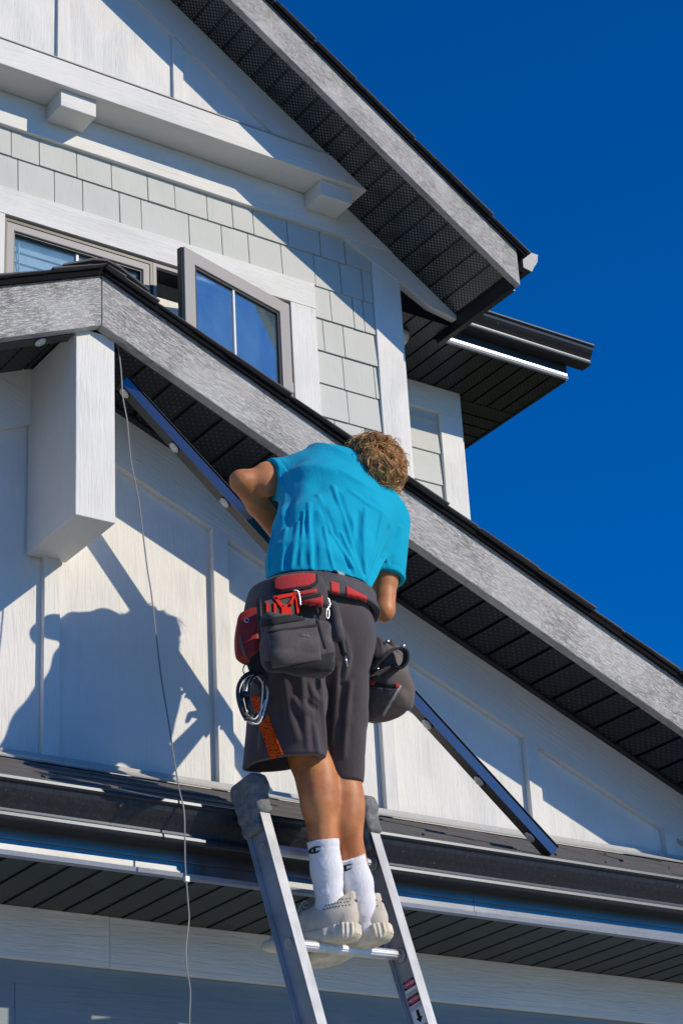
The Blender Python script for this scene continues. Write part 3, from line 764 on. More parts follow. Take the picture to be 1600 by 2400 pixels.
# round flood light under the wing eave
fl = at(936, 796, Z=7.26)
v, f = [], []
for i in range(7):
    a = i / 6 * math.pi / 2
    for j in range(12):
        b = j / 12 * 2 * math.pi
        v.append((fl.x + .05 * math.cos(a) * math.cos(b), fl.y + .05 * math.cos(a) * math.sin(b), ZC - .03 - .05 * math.sin(a)))
for i in range(6):
    for j in range(12): f.append((i * 12 + j, i * 12 + (j + 1) % 12, (i + 1) * 12 + (j + 1) % 12, (i + 1) * 12 + j))
fx = tag(obj('soffit_light', v, f, flat('cream_light_globe', (.72, .68, .55), .4), None, smooth=True), 'small round cream light under the black eave of the right wing', 'lamp')
tube('lamp_base', [(fl.x, fl.y, ZC - .004), (fl.x, fl.y, ZC - .032)], .055, M['flashing'], fx, n=14)
# ---------------------------------------------------------------- ladder
def alu(name, c=(.62, .63, .65), rough=.34, metal=.9):
    k = NT(name)
    n = k.noise(k.coord((40, 40, 2)), 3, 4, .6); sm = k.noise(k.coord((1, 1, 1)), 9, 5)
    k.col(k.mixc(k.ramp(sm, [(.35, (0, 0, 0)), (.7, (1, 1, 1))]), tuple(x * .72 for x in c), c))
    r = k.math('ADD', k.math('MULTIPLY', n, .22), rough - .08); k.l(r, k.b.inputs['Roughness'])
    k.b.inputs['Metallic'].default_value = metal; k.bump(n, .08, .002); return k.m
M['alu'] = alu('worn_aluminium', (.45, .47, .50), .58, .5); M['alu_rung'] = alu('polished_rung_aluminium', (.82, .82, .82), .42)
M['rubber'] = flat('dusty_grey_rubber', (.17, .18, .185), .85, 0, .2, .35, 55, .30)
L0 = V3(3.262, 4.930, 3.081); L1 = V3(3.231, 5.000, 3.383)
LU = unit(L1 - L0); STEP = .306
vray = CR.T @ np.array([(938.6 - 800) / CF, (2239.5 - 1200) / CF, 1.0])
tt = (L0 - CAM) @ LU / (vray @ LU); R0 = CAM + vray * tt
LR = unit(R0 - L0); RW = float(np.linalg.norm(R0 - L0)); LN = np.cross(LU, LR)      # LN points to the house
if LN[1] < 0: LN = -LN
nb = math.ceil(L0[2] / (LU[2] * STEP)); LBASE = L0 - LU * (L0[2] / LU[2])
LADDER = empty('ladder', LBASE + LR * RW / 2, 'aluminium extension ladder leaning on the black gutter with grey rubber end caps', 'ladder')
def lmat(o):
    mt = Matrix.Identity(4)
    for i in range(3): mt[i][0] = LR[i]; mt[i][1] = LN[i]; mt[i][2] = LU[i]; mt[i][3] = o[i]
    return mt
prof = [(-.019, -.040), (.019, -.040), (.019, -.0365), (.013, -.0365), (.012, -.033), (.0025, -.0325), (.0025, .0325), (.012, .033), (.013, .0365), (.019, .0365), (.019, .040), (-.019, .040), (-.019, .0365), (-.013, .0365), (-.012, .033), (-.0025, .0325), (-.0025, -.0325), (-.012, -.033), (-.013, -.0365), (-.019, -.0365)]
top = .46
Lb = float(np.linalg.norm(L0 - LBASE))
for base in (L0 - LR * .004, R0 + LR * .004):
    n_ = len(prof)
    v = [(x, y, -Lb) for x, y in prof] + [(x, y, top) for x, y in prof]
    f = [tuple(range(n_))[::-1], tuple(range(n_, 2 * n_))] + [(i, (i + 1) % n_, n_ + (i + 1) % n_, n_ + i) for i in range(n_)]
    obj('rail', v, f, M['alu'], LADDER, mw=lmat(base))
me = None
for k_ in range(-nb + 1, 2):
    c = L0 + LU * STEP * k_
    if me is None:
        v, f = [], []; n_ = 40
        for xx in (-.012, RW + .012):
            for q in range(n_):
                a = 2 * math.pi * q / n_; r = .0165 - (.0009 if q % 4 == 0 else 0)
                v.append((xx, r * math.cos(a), r * math.sin(a)))
        f = [(i, (i + 1) % n_, n_ + (i + 1) % n_, n_ + i) for i in range(n_)] + [tuple(range(n_))[::-1], tuple(range(n_, 2 * n_))]
        me = bpy.data.meshes.new('rung'); me.from_pydata(v, [], f); me.update()
    rg = obj_mesh('rung', me, M['alu_rung'], LADDER, lmat(c))
    for xx in (-.0005, RW + .0005):
        s = 1 if xx > .1 else -1
        vv, ff = tube_mesh([(xx - s * .001, 0, 0), (xx - s * .006, 0, 0), (xx - s * .0085, 0, 0)], .022, 20, rs=[.0235, .0225, .0185])
        obj('rung_collar', vv, ff, M['alu'], rg, mw=lmat(c), smooth=True)
# rubber caps over the rail tops
LF = np.array([LR, LN, LU])
def mitt(base, side):
    c = base + LU * .50
    def fn(P):
        d = s_box(P, c, (.031, .052, .062), LF, .016)
        d = smin(d, s_box(P, c - LU * .055 + LN * .012, (.027, .040, .055), LF, .012), .012)
        d = smin(d, s_box(P, c + LU * .035 - LN * .006, (.034, .058, .030), LF, .018), .014)
        q = (P - c) @ LF.T
        d = smax(d, -(np.abs(q[:, 1] + .010) - .016 + .004 * np.abs(q[:, 0] / .03)) if False else d, .001)
        slot = np.maximum(np.maximum(np.abs(q[:, 1]) - .030, np.abs(q[:, 2] - .01) - .022), .0285 - np.abs(q[:, 0]))
        d = np.maximum(d, -slot)                                        # sunk nameplate on the flanks
        return d + .0012 * np.sin(q[:, 2] * 160) * (np.abs(q[:, 0]) > .02)
    return solid('end_cap', fn, c - .14, c + .14, .0035, M['rubber'], LADDER)
mitt(L0 - LR * .004 - LU * .035, -1); mitt(R0 + LR * .004 - LU * .045, 1)
# warning sticker on the inner face of the right rail
def text_part(s, size, mw, mat, parent, name, ext=.0004):
    cu = bpy.data.curves.new(name, 'FONT'); cu.body = s; cu.size = size; cu.align_x = 'CENTER'; cu.align_y = 'CENTER'; cu.extrude = ext
    o = bpy.data.objects.new('tmp', cu); COL.objects.link(o)
    me = bpy.data.meshes.new_from_object(o.evaluated_get(bpy.context.evaluated_depsgraph_get()))
    bpy.data.objects.remove(o); bpy.data.curves.remove(cu)
    return obj_mesh(name, me, mat, parent, mw)
M['label_white'] = flat('sticker_white', (.80, .80, .82), .4, 0, .4, var=.03); M['label_red'] = flat('sticker_red', (.58, .045, .13), .4, 0, .4, var=.03)
M['ink'] = flat('black_ink', (.015, .015, .02), .5, 0, .3)
lc = at(968, 2334, Y=4.93); base = R0 + LR * .004
s_ = float((V3(lc) - base) @ LU)
o = base - LR * .0031 + LU * s_ + LN * -.001
lm = Matrix.Identity(4)           # x across the web (towards the viewer), y up, z out of the web
for i in range(3): lm[i][0] = -LN[i]; lm[i][1] = LU[i]; lm[i][2] = -LR[i]; lm[i][3] = o[i]
def lab(name, poly, z, mat, parent):
    v, f = prism([(x, y, z) for x, y in poly], (0, 0, .0003)); return obj(name, v, f, mat, parent, mw=lm)
W2, H2 = .0265, .072
sticker = lab('warning_label', [(-W2, -H2), (W2, -H2), (W2, H2), (-W2, H2)], .0001, M['label_white'], LADDER)
def oval(cy): return [(.0245 * math.cos(a * math.pi / 14), cy + .0108 * math.sin(a * math.pi / 14)) for a in range(28)]
for cy, word in ((.0585, 'DANGER'), (.0085, 'PELIGRO')):
    lab('label_band', [(-W2 + .001, cy - .013), (W2 - .001, cy - .013), (W2 - .001, cy + .013), (-W2 + .001, cy + .013)], .0005, M['ink'], sticker)
    lab('label_oval', oval(cy), .0009, M['label_red'], sticker)
    text_part(word, .0105, lm @ Matrix.Translation((0, cy, .0016)), M['label_white'], sticker, 'label_lettering')
for cy, hh in ((.0335, .0021), (.0285, .0021), (.0235, .0021), (-.0085, .0011), (-.0120, .0011), (-.0155, .0011), (-.019, .0011)):
    x = -W2 + .004
    while x < W2 - .006:
        w = random.uniform(.003, .009); w = min(w, W2 - .003 - x)
        lab('label_small_print', [(x, cy - hh / 2), (x + w, cy - hh / 2), (x + w, cy + hh / 2), (x, cy + hh / 2)], .0005, M['ink'], sticker); x += w + .0014
lab('label_arrow', [(-.006, -.024), (.006, -.024), (.006, -.048), (.014, -.048), (0, -.064), (-.014, -.048), (-.006, -.048)], .0005, M['ink'], sticker)
# ---------------------------------------------------------------- the worker
def cloth(name, c, rough=.85, weave=700, sheen=.25, var=.10, stain=None):
    k = NT(name)
    n = k.noise(k.coord((1, 1, 1), rand=False), weave, 2, .6); b = k.noise(k.coord((1, 1, 1), rand=False), 11, 4)
    col = k.mixc(b, tuple(x * (1 - var) for x in c), tuple(min(1, x * (1 + var)) for x in c))
    if stain:
        s = k.ramp(k.noise(k.coord((1, 1, 1), rand=False), 16, 5, .65), [(.52, (0, 0, 0)), (.72, (1, 1, 1))])
        col = k.mixc(k.math('MULTIPLY', s, .6), col, stain)
    wr_ = k.noise(k.coord((1, 1, .35), rand=False), 46, 5, .62, 1.2)
    k.col(col); k.bump(k.math('ADD', k.math('MULTIPLY', n, .30), wr_), .45, .004); k.set(rough, 0, .25)
    k.b.inputs['Sheen Weight'].default_value = sheen; k.b.inputs['Sheen Roughness'].default_value = .5
    return k.m
def skin_mat():
    k = NT('tanned_skin')
    n = k.noise(k.coord((1, 1, 1), rand=False), 13, 5, .6); f = k.noise(k.coord((1, 1, 1), rand=False), 260, 3)
    k.col(k.mixc(k.ramp(n, [(.30, (0, 0, 0)), (.70, (1, 1, 1))]), (.40, .135, .048), (.62, .265, .11))); m2 = k.noise(k.coord((1, 1, 1), rand=False), 60, 4, .7); k.bump(k.math('ADD', f, k.math('MULTIPLY', m2, 2.0)), .16, .003); k.set(.50, 0, .35)
    k.b.inputs['Subsurface Weight'].default_value = .12; k.b.inputs['Subsurface Radius'].default_value = (.012, .004, .002)
    k.b.inputs['Subsurface Scale'].default_value = .5
    return k.m
M['skin'] = skin_mat()
M['shirt'] = cloth('cyan_blue_jersey', (.003, .37, .56), .8, 900, .06, .06)
M['shirt'].node_tree.nodes['Principled BSDF'].inputs['Specular IOR Level'].default_value = .08
M['shorts'] = cloth('charcoal_work_twill', (.060, .050, .056), .85, 900, .25, .12)
M['orange'] = cloth('orange_mesh_panel', (.62, .075, .004), .8, 600, .1, .15)
k = NT('orange_mesh_panel'); vv_ = k.n('TexVoronoi'); vv_.inputs['Scale'].default_value = 150; k.l(k.coord((1, 1, 1), rand=False), vv_.inputs['Vector'])
k.col(k.mixc(k.ramp(vv_.outputs['Distance'], [(.30, (1, 1, 1)), (.45, (0, 0, 0))]), (.66, .080, .004), (.22, .020, .002))); k.set(.8, 0, .2); k.bump(vv_.outputs['Distance'], .5, .003); M['orange'] = k.m
M['sock'] = cloth('white_rib_knit', (.80, .80, .83), .9, 600, .3, .02)
M['upper'] = cloth('grey_beige_knit_shoe', (.62, .55, .45), .85, 800, .2, .10, (.30, .26, .21))
M['sole'] = flat('dirty_cream_sole', (.70, .62, .48), .6, 0, .3, .15, 24, .25)
M['lace'] = cloth('grey_cord', (.36, .35, .33), .9, 600, .1)

def A(px, py, Y): return V3(at(px, py, Y=Y))
J = dict(ankL=V3(3.412, 4.936, 3.214), ankR=V3(3.538, 4.938, 3.205), calfL=A(748, 1890, 4.915), calfR=A(803, 1920, 4.915), kneeL=A(722, 1775, 4.935), kneeR=A(795, 1815, 4.935),
         hipL=A(683, 1480, 4.875), hipR=A(790, 1500, 4.86), pel=A(735, 1455, 4.865), waist=A(742, 1355, 4.875), low=A(757, 1290, 4.905), chest=A(780, 1200, 4.96), up=A(805, 1150, 5.005), neck=A(840, 1116, 5.01),
         head=A(876, 1108, 4.97), shL=A(703, 1120, 5.06), shR=A(905, 1225, 4.985), elL=A(566, 1128, 5.09), wrL=A(680, 1262, 5.17), elR=A(898, 1430, 4.96), wrR=A(838, 1405, 5.12))
side_h = unit(J['hipR'] - J['hipL']); UPV = V3(0, 0, 1)
side_s = unit(J['shR'] - J['shL'])
fw_h = unit(np.cross(UPV, side_h)); fw_s = unit(np.cross(UPV + V3(.25, .12, 0), side_s))
def lerp(a, b, t): return a * (1 - t) + b * t
sd = [unit(lerp(side_h, side_s, t)) for t in (0, 0, .25, .6, .9, 1)]
fwv = [unit(lerp(fw_h, fw_s, t)) for t in (0, 0, .25, .6, .9, 1)]
def torso(P, g=0.0):
    secs = [(J['pel'] - UPV * .03, .160 + g, .118 + g, sd[0], fwv[0]), (J['waist'], .148 + g, .100 + g, sd[1], fwv[1]), (J['low'], .152 + g, .103 + g, sd[2], fwv[2]),
            (J['chest'], .168 + g, .112 + g, sd[3], fwv[3]), (J['up'], .150 + g, .100 + g, sd[4], fwv[4]), (J['neck'] - UPV * .02, .060 + g, .06 + g, sd[5], fwv[5])]
    return s_loft(P, secs, .03)
hd = J['head']; face = unit(V3(.30, .72, -.62)); hright = unit(np.cross(face, UPV)); htop = np.cross(hright, face)
HF = np.array([hright, face, htop])
footd = {'L': unit(V3(-.51, .86, -.0)), 'R': unit(V3(-.50, .86, -.19))}
heel = {'L': V3(3.455, 4.868, 3.099), 'R': V3(3.580, 4.876, 3.118)}
def hand(P, wr, d, palm_n, s=1.0, curl=1.0, mirror=1):
    d = unit(d); pn = unit(palm_n - d * (palm_n @ d)); sv = np.cross(d, pn) * mirror
    g = s_box(P, wr + d * .055, (.040 * s, .045, .014), np.array([sv, d, pn]), .013)
    for i, (o, ln) in enumerate(((-.030, .070), (-.010, .080), (.010, .076), (.029, .060))):
        b = wr + d * .095 + sv * o; k1 = b + unit(d + pn * .35 * curl) * ln * .45; k2 = k1 + unit(d * .35 + pn * curl) * ln * .33; k3 = k2 + unit(-d * .5 + pn * curl) * ln * .27
        g = smin(g, s_cap(P, b, k1, .0095, .0088), .006); g = np.minimum(g, s_cap(P, k1, k2, .0088, .008)); g = np.minimum(g, s_cap(P, k2, k3, .008, .007))
    b = wr + d * .030 - sv * .036; k1 = b - sv * .030 + d * .025 + pn * .012; k2 = k1 + d * .028 + pn * .022
    g = smin(g, s_cap(P, b, k1, .014, .0105), .01); g = np.minimum(g, s_cap(P, k1, k2, .0105, .0085))
    return g
TR_T = V3(2.985, 5.425, 5.075); TR_B = V3(at(1283, 2008, Y=5.19)); TRA = unit(TR_B - TR_T)      # the loose light track he holds
def on_track(px, py):
    q = CR.T @ np.array([(px - 800) / CF, (py - 1200) / CF, 1.0]); w0 = CAM - TR_T; a_, b_, c_ = q @ q, q @ TRA, 1.0
    return TR_T + TRA * ((q @ q * (TRA @ w0) - b_ * (q @ w0)) / (a_ * c_ - b_ * b_))
gripL, gripR = on_track(706, 1385), on_track(782, 1475)
wrL = gripL + V3(-.055, -.075, .055); wrR = gripR + V3(.035, -.085, .055)
def body_fn(P):
    d = torso(P, -.006)
    # head and face
    h = s_ell(P, hd + htop * .012, (.074, .094, .100), HF)
    h = smin(h, s_ell(P, hd + face * .030 - htop * .062, (.052, .060, .048), HF), .03)
    h = smin(h, s_cap(P, hd + face * .092 + htop * .000, hd + face * .108 - htop * .030, .009, .013), .012)
    h = smin(h, s_ell(P, hd + face * .088 - htop * .068, (.024, .012, .010), HF), .012)
    for s in (-1, 1):
        h = smin(h, s_ell(P, hd + hright * s * .076 - face * .004 - htop * .012, (.011, .020, .031), HF), .006)
        h = np.maximum(h, -s_ell(P, hd + hright * s * .030 + face * .094 + htop * .008, (.016, .012, .010), HF))
        h = np.minimum(h, s_ell(P, hd + hright * s * .030 + face * .080 + htop * .007, (.012, .012, .011), HF))
    d = smin(d, s_cap(P, J['neck'] - V3(.03, .02, .05), hd - htop * .055 - face * .018, .062, .056), .03)
    d = smin(d, h, .02)
    # arms
    for sh, el, wr, ln in ((J['shL'], J['elL'], wrL, 1), (J['shR'], J['elR'], wrR, 1)):
        d = smin(d, s_cap(P, sh, el, .051, .037), .025)
        d = smin(d, s_ell(P, lerp(sh, el, .48), (.045, .045, .05)), .03)
        d = smin(d, s_ell(P, el + unit(el - lerp(sh, wr, .5)) * .022, (.017, .017, .017)), .016)
        d = smin(d, s_ell(P, lerp(sh, el, .60) + unit(V3(-.3, -.8, -.3)) * .014, (.040, .036, .060)), .02)
        m_ = lerp(el, wr, .28)
        d = smin(d, smin(s_cap(P, el, m_, .036, .039), s_cap(P, m_, wr, .039, .025), .012), .012)
    d = smin(d, hand(P, wrL, gripL - wrL + V3(.03, .02, -.02), V3(.3, -.2, -.8), 1, 1, 1), .014)
    d = smin(d, hand(P, wrR, gripR - wrR + V3(-.03, .03, -.02), V3(-.3, -.2, -.8), 1, 1, -1), .014)
    # legs
    for s in 'LR':
        hp, kn, cf, an = J['hip' + s], J['knee' + s], J['calf' + s], J['ank' + s]
        d = smin(d, s_cap(P, hp, kn, .082, .058), .03)
        d = smin(d, s_cap(P, kn, cf, .056, .050), .02)
        d = smin(d, s_ell(P, lerp(kn, cf, .62) + V3(.006, -.018, 0), (.054, .052, .115)), .025)
        d = smin(d, s_ell(P, lerp(kn, cf, .70) + V3(.026, -.022, -.01), (.030, .032, .095)), .014)
        d = smin(d, s_ell(P, lerp(kn, cf, .55) + V3(-.020, -.026, .0), (.030, .030, .090)), .014)
        d = smin(d, s_cap(P, cf, an, .048, .034), .02)
        d = smin(d, s_cap(P, lerp(cf, an, .1) + V3(.002, -.034, 0), lerp(cf, an, .5) + V3(.002, -.026, 0), .012, .010), .014)
        f_ = footd[s]
        d = smin(d, s_cap(P, an - UPV * .05, heel[s] + f_ * .19 + UPV * .045, .036, .026), .02)
    return d
pts = np.array(list(J.values()) + [wrL, wrR, gripL, gripR])
PERSON = solid('person', body_fn, np.minimum(pts.min(0), heel['L']) - .16, pts.max(0) + .17, .0062, M['skin'])
tag(PERSON, 'person in bright blue t-shirt, dark shorts and white socks standing on the ladder', 'person')

# ---- t-shirt
def seg_pts(px): return px
FOLDS = []     # (points, width, height)
def shirt_base(P):
    d = torso(P, .014)
    d = smin(d, s_cap(P, lerp(J['waist'], J['low'], .2) + side_h * .06, J['chest'] + side_s * .09, .09, .10), .05)
    d = smin(d, s_ell(P, lerp(J['shL'], J['up'], .35) - fw_s * .018 + UPV * .012, (.10, .08, .075)), .05)          # shoulder blades
    d = smin(d, s_ell(P, lerp(J['shR'], J['up'], .40) - fw_s * .020 - UPV * .02, (.10, .085, .10)), .06)
    for sh, el, t, r0, r1 in ((J['shL'], J['elL'], .50, .074, .066), (J['shR'], J['elR'], .66, .080, .062)):
        d = smin(d, smax(s_cap(P, sh, lerp(sh, el, t + .25), r0, r1), s_half(P, lerp(sh, el, t), el - sh), .006), .04)
    return d
hemp = V3(at(742, 1362, Y=4.77)); hemn = unit(np.cross(unit(V3(at(860, 1425, Y=4.83)) - V3(at(635, 1350, Y=4.82))), V3(0, 1, -.12)))
if hemn[2] > 0: hemn = -hemn
def sleeve_open(P):
    d = np.full(len(P), 1.0)
    for sh, el, t, r in ((J['shL'], J['elL'], .50, .058), (J['shR'], J['elR'], .66, .056)):
        d = np.minimum(d, s_cap(P, lerp(sh, el, t - .06), lerp(sh, el, t + .2), r - .006, r + .002))
    return d
fold_src = [([(781, 1141), (812, 1235), (851, 1372)], .0085, .0105), ([(745, 1162), (777, 1247), (826, 1331)], .0085, .009), ([(724, 1180), (726, 1260), (730, 1338)], .008, .007),
            ([(700, 1226), (690, 1280), (682, 1335)], .008, .006), ([(671, 1235), (664, 1290), (657, 1345)], .007, .006), ([(856, 1195), (852, 1262), (856, 1345)], .009, .009),
            ([(897, 1200), (882, 1270), (858, 1362)], .009, .008), ([(938, 1238), (905, 1300), (862, 1385)], .010, .010), ([(800, 1250), (822, 1300), (846, 1352)], .006, .006),
            ([(760, 1235), (770, 1290), (784, 1340)], .006, .005), ([(648, 1062), (650, 1100), (660, 1140)], .006, .005), ([(905, 1310), (915, 1340), (930, 1352)], .006, .004),
            ([(800, 1105), (850, 1135), (905, 1170)], .012, .004), ([(820, 1150), (860, 1180), (905, 1210)], .010, .003), ([(712, 1200), (708, 1260), (704, 1330)], .006, .005), ([(640, 1240), (632, 1290), (630, 1340)], .007, .006)]
vall_src = [([(796, 1160), (826, 1250), (853, 1350)], .012, -.009), ([(757, 1190), (790, 1268), (828, 1350)], .012, -.007), ([(735, 1200), (738, 1270), (742, 1340)], .011, -.005), ([(840, 1200), (838, 1262), (840, 1330)], .012, -.008),
            ([(912, 1240), (893, 1290), (866, 1365)], .014, -.009), ([(690, 1060), (688, 1110), (684, 1180)], .022, -.006), ([(668, 1120), (676, 1180), (672, 1240)], .018, -.006), ([(745, 1125), (748, 1140), (752, 1155)], .03, -.004)]
def build_folds():
    out = []
    for src, w, a_ in fold_src + vall_src:
        q = [hit(shirt_base, *p) for p in src]
        q = [p for p in q if p is not None]
        if len(q) >= 2: out.append(([V3(x) for x in smooth_path(q, 2)], w, a_))
    return out
FOLDS = build_folds()
def fold_disp(P, d0, folds):
    disp = np.zeros(len(P)); near = np.abs(d0) < .05
    Q = P[near]; acc = np.zeros(len(Q))
    for pts_, w, a_ in folds:
        best = np.full(len(Q), 9.0); n = len(pts_) - 1
        tbest = np.zeros(len(Q))
        for i in range(n):
            p0 = pts_[i]; ab = pts_[i + 1] - p0; t = np.clip((Q - p0) @ ab / (ab @ ab), 0, 1)
            dd = ((Q - p0 - t[:, None] * ab) ** 2).sum(1); m_ = dd < best; best[m_] = dd[m_]; tbest[m_] = (i + t[m_]) / n
        acc += a_ * (2.5 if w < .02 else 1.3) * np.exp(-best / (w * w * (.55 if w < .02 else .9))) * np.sin(np.clip(tbest * .92 + .08, 0, 1) * math.pi) ** .5
    disp[near] = acc; return disp
def wob(P, s, a_, seed=0):
    ph = np.array([1.7, 2.9, .6]) + seed
    return a_ * (np.sin(P[:, 0] * s + ph[0] + 1.3 * np.sin(P[:, 2] * s * .7)) * np.sin(P[:, 1] * s * 1.1 + ph[1]) * np.sin(P[:, 2] * s * .8 + ph[2]))
def shirt_fn(P):
    b = shirt_base(P)
    d = b - fold_disp(P, b, FOLDS) + wob(P, 55, .0015)
    for sh, el, t in ((J['shL'], J['elL'], .50), (J['shR'], J['elR'], .66)):
        s_ = s_half(P, lerp(sh, el, t), el - sh); nr = np.linalg.norm(P - lerp(sh, el, t), axis=1) < .11
        d = d + np.where(nr, .0016 * np.exp(-((s_ + .020) / .0028) ** 2) - .0012 * (s_ > -.018), 0)
    d = np.maximum(d, -sleeve_open(P))
    d = np.maximum(d, s_half(P, J['waist'] - UPV * .03, -UPV))
    cut = s_cap(P, J['neck'] - V3(.0, 0, .01), hd - htop * .03, .066)
    return np.maximum(d, -cut)
lo = np.minimum(np.minimum(J['shL'], J['waist']), J['shR']) - V3(.25, .22, .06); hi = np.maximum(np.maximum(J['shL'], J['shR']), J['neck']) + V3(.16, .2, .14)
shirt = solid('t_shirt', shirt_fn, lo, hi, .0038, M['shirt'], PERSON)

# ---- shorts
hemL = A(662, 1790, 4.945); hemR = A(786, 1842, 4.945)
side_l = unit(V3(.90, .42, 0)); fw_l = unit(V3(-.42, .90, 0))
def shorts_outer(P):
    d = s_loft(P, [(J['waist'] - UPV * .0, .152, .108, side_h, fw_h), (J['pel'] - UPV * .02, .172, .134, side_h, fw_h), (J['pel'] - UPV * .10, .165, .125, side_h, fw_h)], .04)
    d = smin(d, s_ell(P, J['pel'] + side_h * .075 - fw_h * .045 - UPV * .055, (.095, .095, .11)), .05)
    d = smin(d, s_ell(P, J['pel'] - side_h * .075 - fw_h * .045 - UPV * .055, (.095, .095, .11)), .05)
    for s, hm, rw, rd in (('L', hemL, .088, .138), ('R', hemR, .062, .086)):
        top_ = J['hip' + s] - UPV * .02; mid = lerp(top_, hm, .5)
        d = smin(d, s_loft(P, [(top_, .098, .112, side_h, fw_h), (mid, .5 * (.088 + rw), .5 * (.112 + rd), side_l, fw_l), (hm - UPV * .06, rw, rd, side_l, fw_l)], .02), .018)
    return d
sh_fold = [([(705, 1560), (712, 1640), (722, 1760)], .012, .007), ([(745, 1560), (755, 1650), (764, 1770)], .010, .008), ([(790, 1560), (786, 1650), (778, 1750)], .012, .010), ([(725, 1600), (735, 1630), (752, 1640)], .009, .008),
           ([(690, 1640), (706, 1665), (735, 1672)], .012, .010), ([(800, 1480), (815, 1540), (800, 1600)], .014, .007), ([(668, 1600), (680, 1680), (700, 1740)], .014, .007), ([(820, 1600), (812, 1680), (805, 1780)], .010, .007),
           ([(735, 1700), (742, 1740), (748, 1775)], .010, .006), ([(770, 1580), (772, 1660), (772, 1760)], .010, -.016), ([(716, 1640), (730, 1655), (744, 1660)], .010, -.007), ([(630, 1640), (620, 1700), (612, 1760)], .014, .008)]
SHF = []
for src, w, a_ in sh_fold:
    q = [hit(shorts_outer, *p) for p in src]; q = [p for p in q if p is not None]
    if len(q) >= 2: SHF.append(([V3(x) for x in smooth_path(q, 2)], w, a_))
def shorts_fn(P):
    b = shorts_outer(P)
    d = b - fold_disp(P, b, SHF) + wob(P, 48, .0018, 2)
    nearL = s_cap(P, J['hipL'] - UPV * .02, hemL - UPV * .06, .11, .105) < s_cap(P, J['hipR'] - UPV * .02, hemR - UPV * .06, .11, .070)
    for s, hm, rw, rd in (('L', hemL, .088, .138), ('R', hemR, .062, .086)):
        d = np.where(nearL if s == 'L' else ~nearL, np.maximum(d, s_half(P, hm, V3(.06, .06, -1))), d)
        inn = s_loft(P, [(hm + UPV * .13, rw * .55, rd * .55, side_l, fw_l), (hm + UPV * .02, rw - .026, rd - .026, side_l, fw_l), (hm - UPV * .06, rw - .012, rd - .012, side_l, fw_l)])
        d = np.maximum(d, -inn)
    return np.maximum(d, s_half(P, J['waist'] + UPV * .02, UPV))
lo = np.minimum(hemL, hemR) - V3(.16, .24, .03); hi = np.maximum(J['waist'], J['hipR']) + V3(.22, .24, .05)
shorts = solid('shorts', shorts_fn, lo, hi, .0045, M['shorts'], PERSON)
patch('side_panel', shorts_fn, ((588, 1632), (612, 1632), (664, 1768), (634, 1778)), 12, 26, M['orange'], shorts, .003)

# ---- socks with their C mark
def sock_fn(s):
    cf, an = J['calf' + s], J['ank' + s]; f_ = footd[s]
    t_ = {'L': V3(at(757, 1970, Y=4.91)), 'R': V3(at(819, 2012, Y=4.91))}[s]
    ax = unit(an - t_)
    def fn(P):
        d = smin(s_cap(P, t_ - ax * .02, lerp(t_, an, .45), .0485, .044), s_cap(P, lerp(t_, an, .45), an - UPV * .045, .045, .041), .02)
        d = smin(d, s_cap(P, an - UPV * .055, heel[s] + f_ * .13 + UPV * .06, .034, .028), .02)
        d = np.maximum(d, s_half(P, t_, -ax))
        q = P - t_; h = q @ ax; a_ = np.arctan2(q @ unit(np.cross(ax, V3(1, 0, 0))), q @ unit(np.cross(ax, V3(0, 1, 0))))
        d += .0011 * np.cos(a_ * 44) * (h < .022) + .0006 * np.cos(a_ * 60) * (h >= .022) - .0012 * np.exp(-((h - .023) / .003) ** 2) * -1
        d += .0022 * np.sin(h * 120 + 2 * np.sin(a_ * 2)) * np.clip((h - .10) / .05, 0, 1)
        return d
    return fn, t_, an
def c_mark(u, v):
    x, y = (u - .5) * 2, (v - .5) * 2
    y += .22 * x
    r = math.hypot(x * .95, y)
    ring_ = .55 < r < 1.0 and not (x > .25 and abs(y) < .42)
    bar = -.28 < x < .05 and abs(y) < .9
    left = x < -.72 and r < 1
    return ring_ or bar or left
for s, quad in (('L', ((723, 1986), (753, 1982), (754, 1998), (724, 2003))), ('R', ((795, 2030), (826, 2024), (827, 2038), (797, 2045)))):
    fn, t_, an = sock_fn(s)
    sk_ = solid('sock', fn, np.minimum(t_, an) - V3(.13, .09, .12), np.maximum(t_, an) + V3(.10, .2, .02), .0032, M['sock'], PERSON)
    patch('sock_mark', fn, quad, 26, 14, M['ink'], sk_, .0012, shape=c_mark)

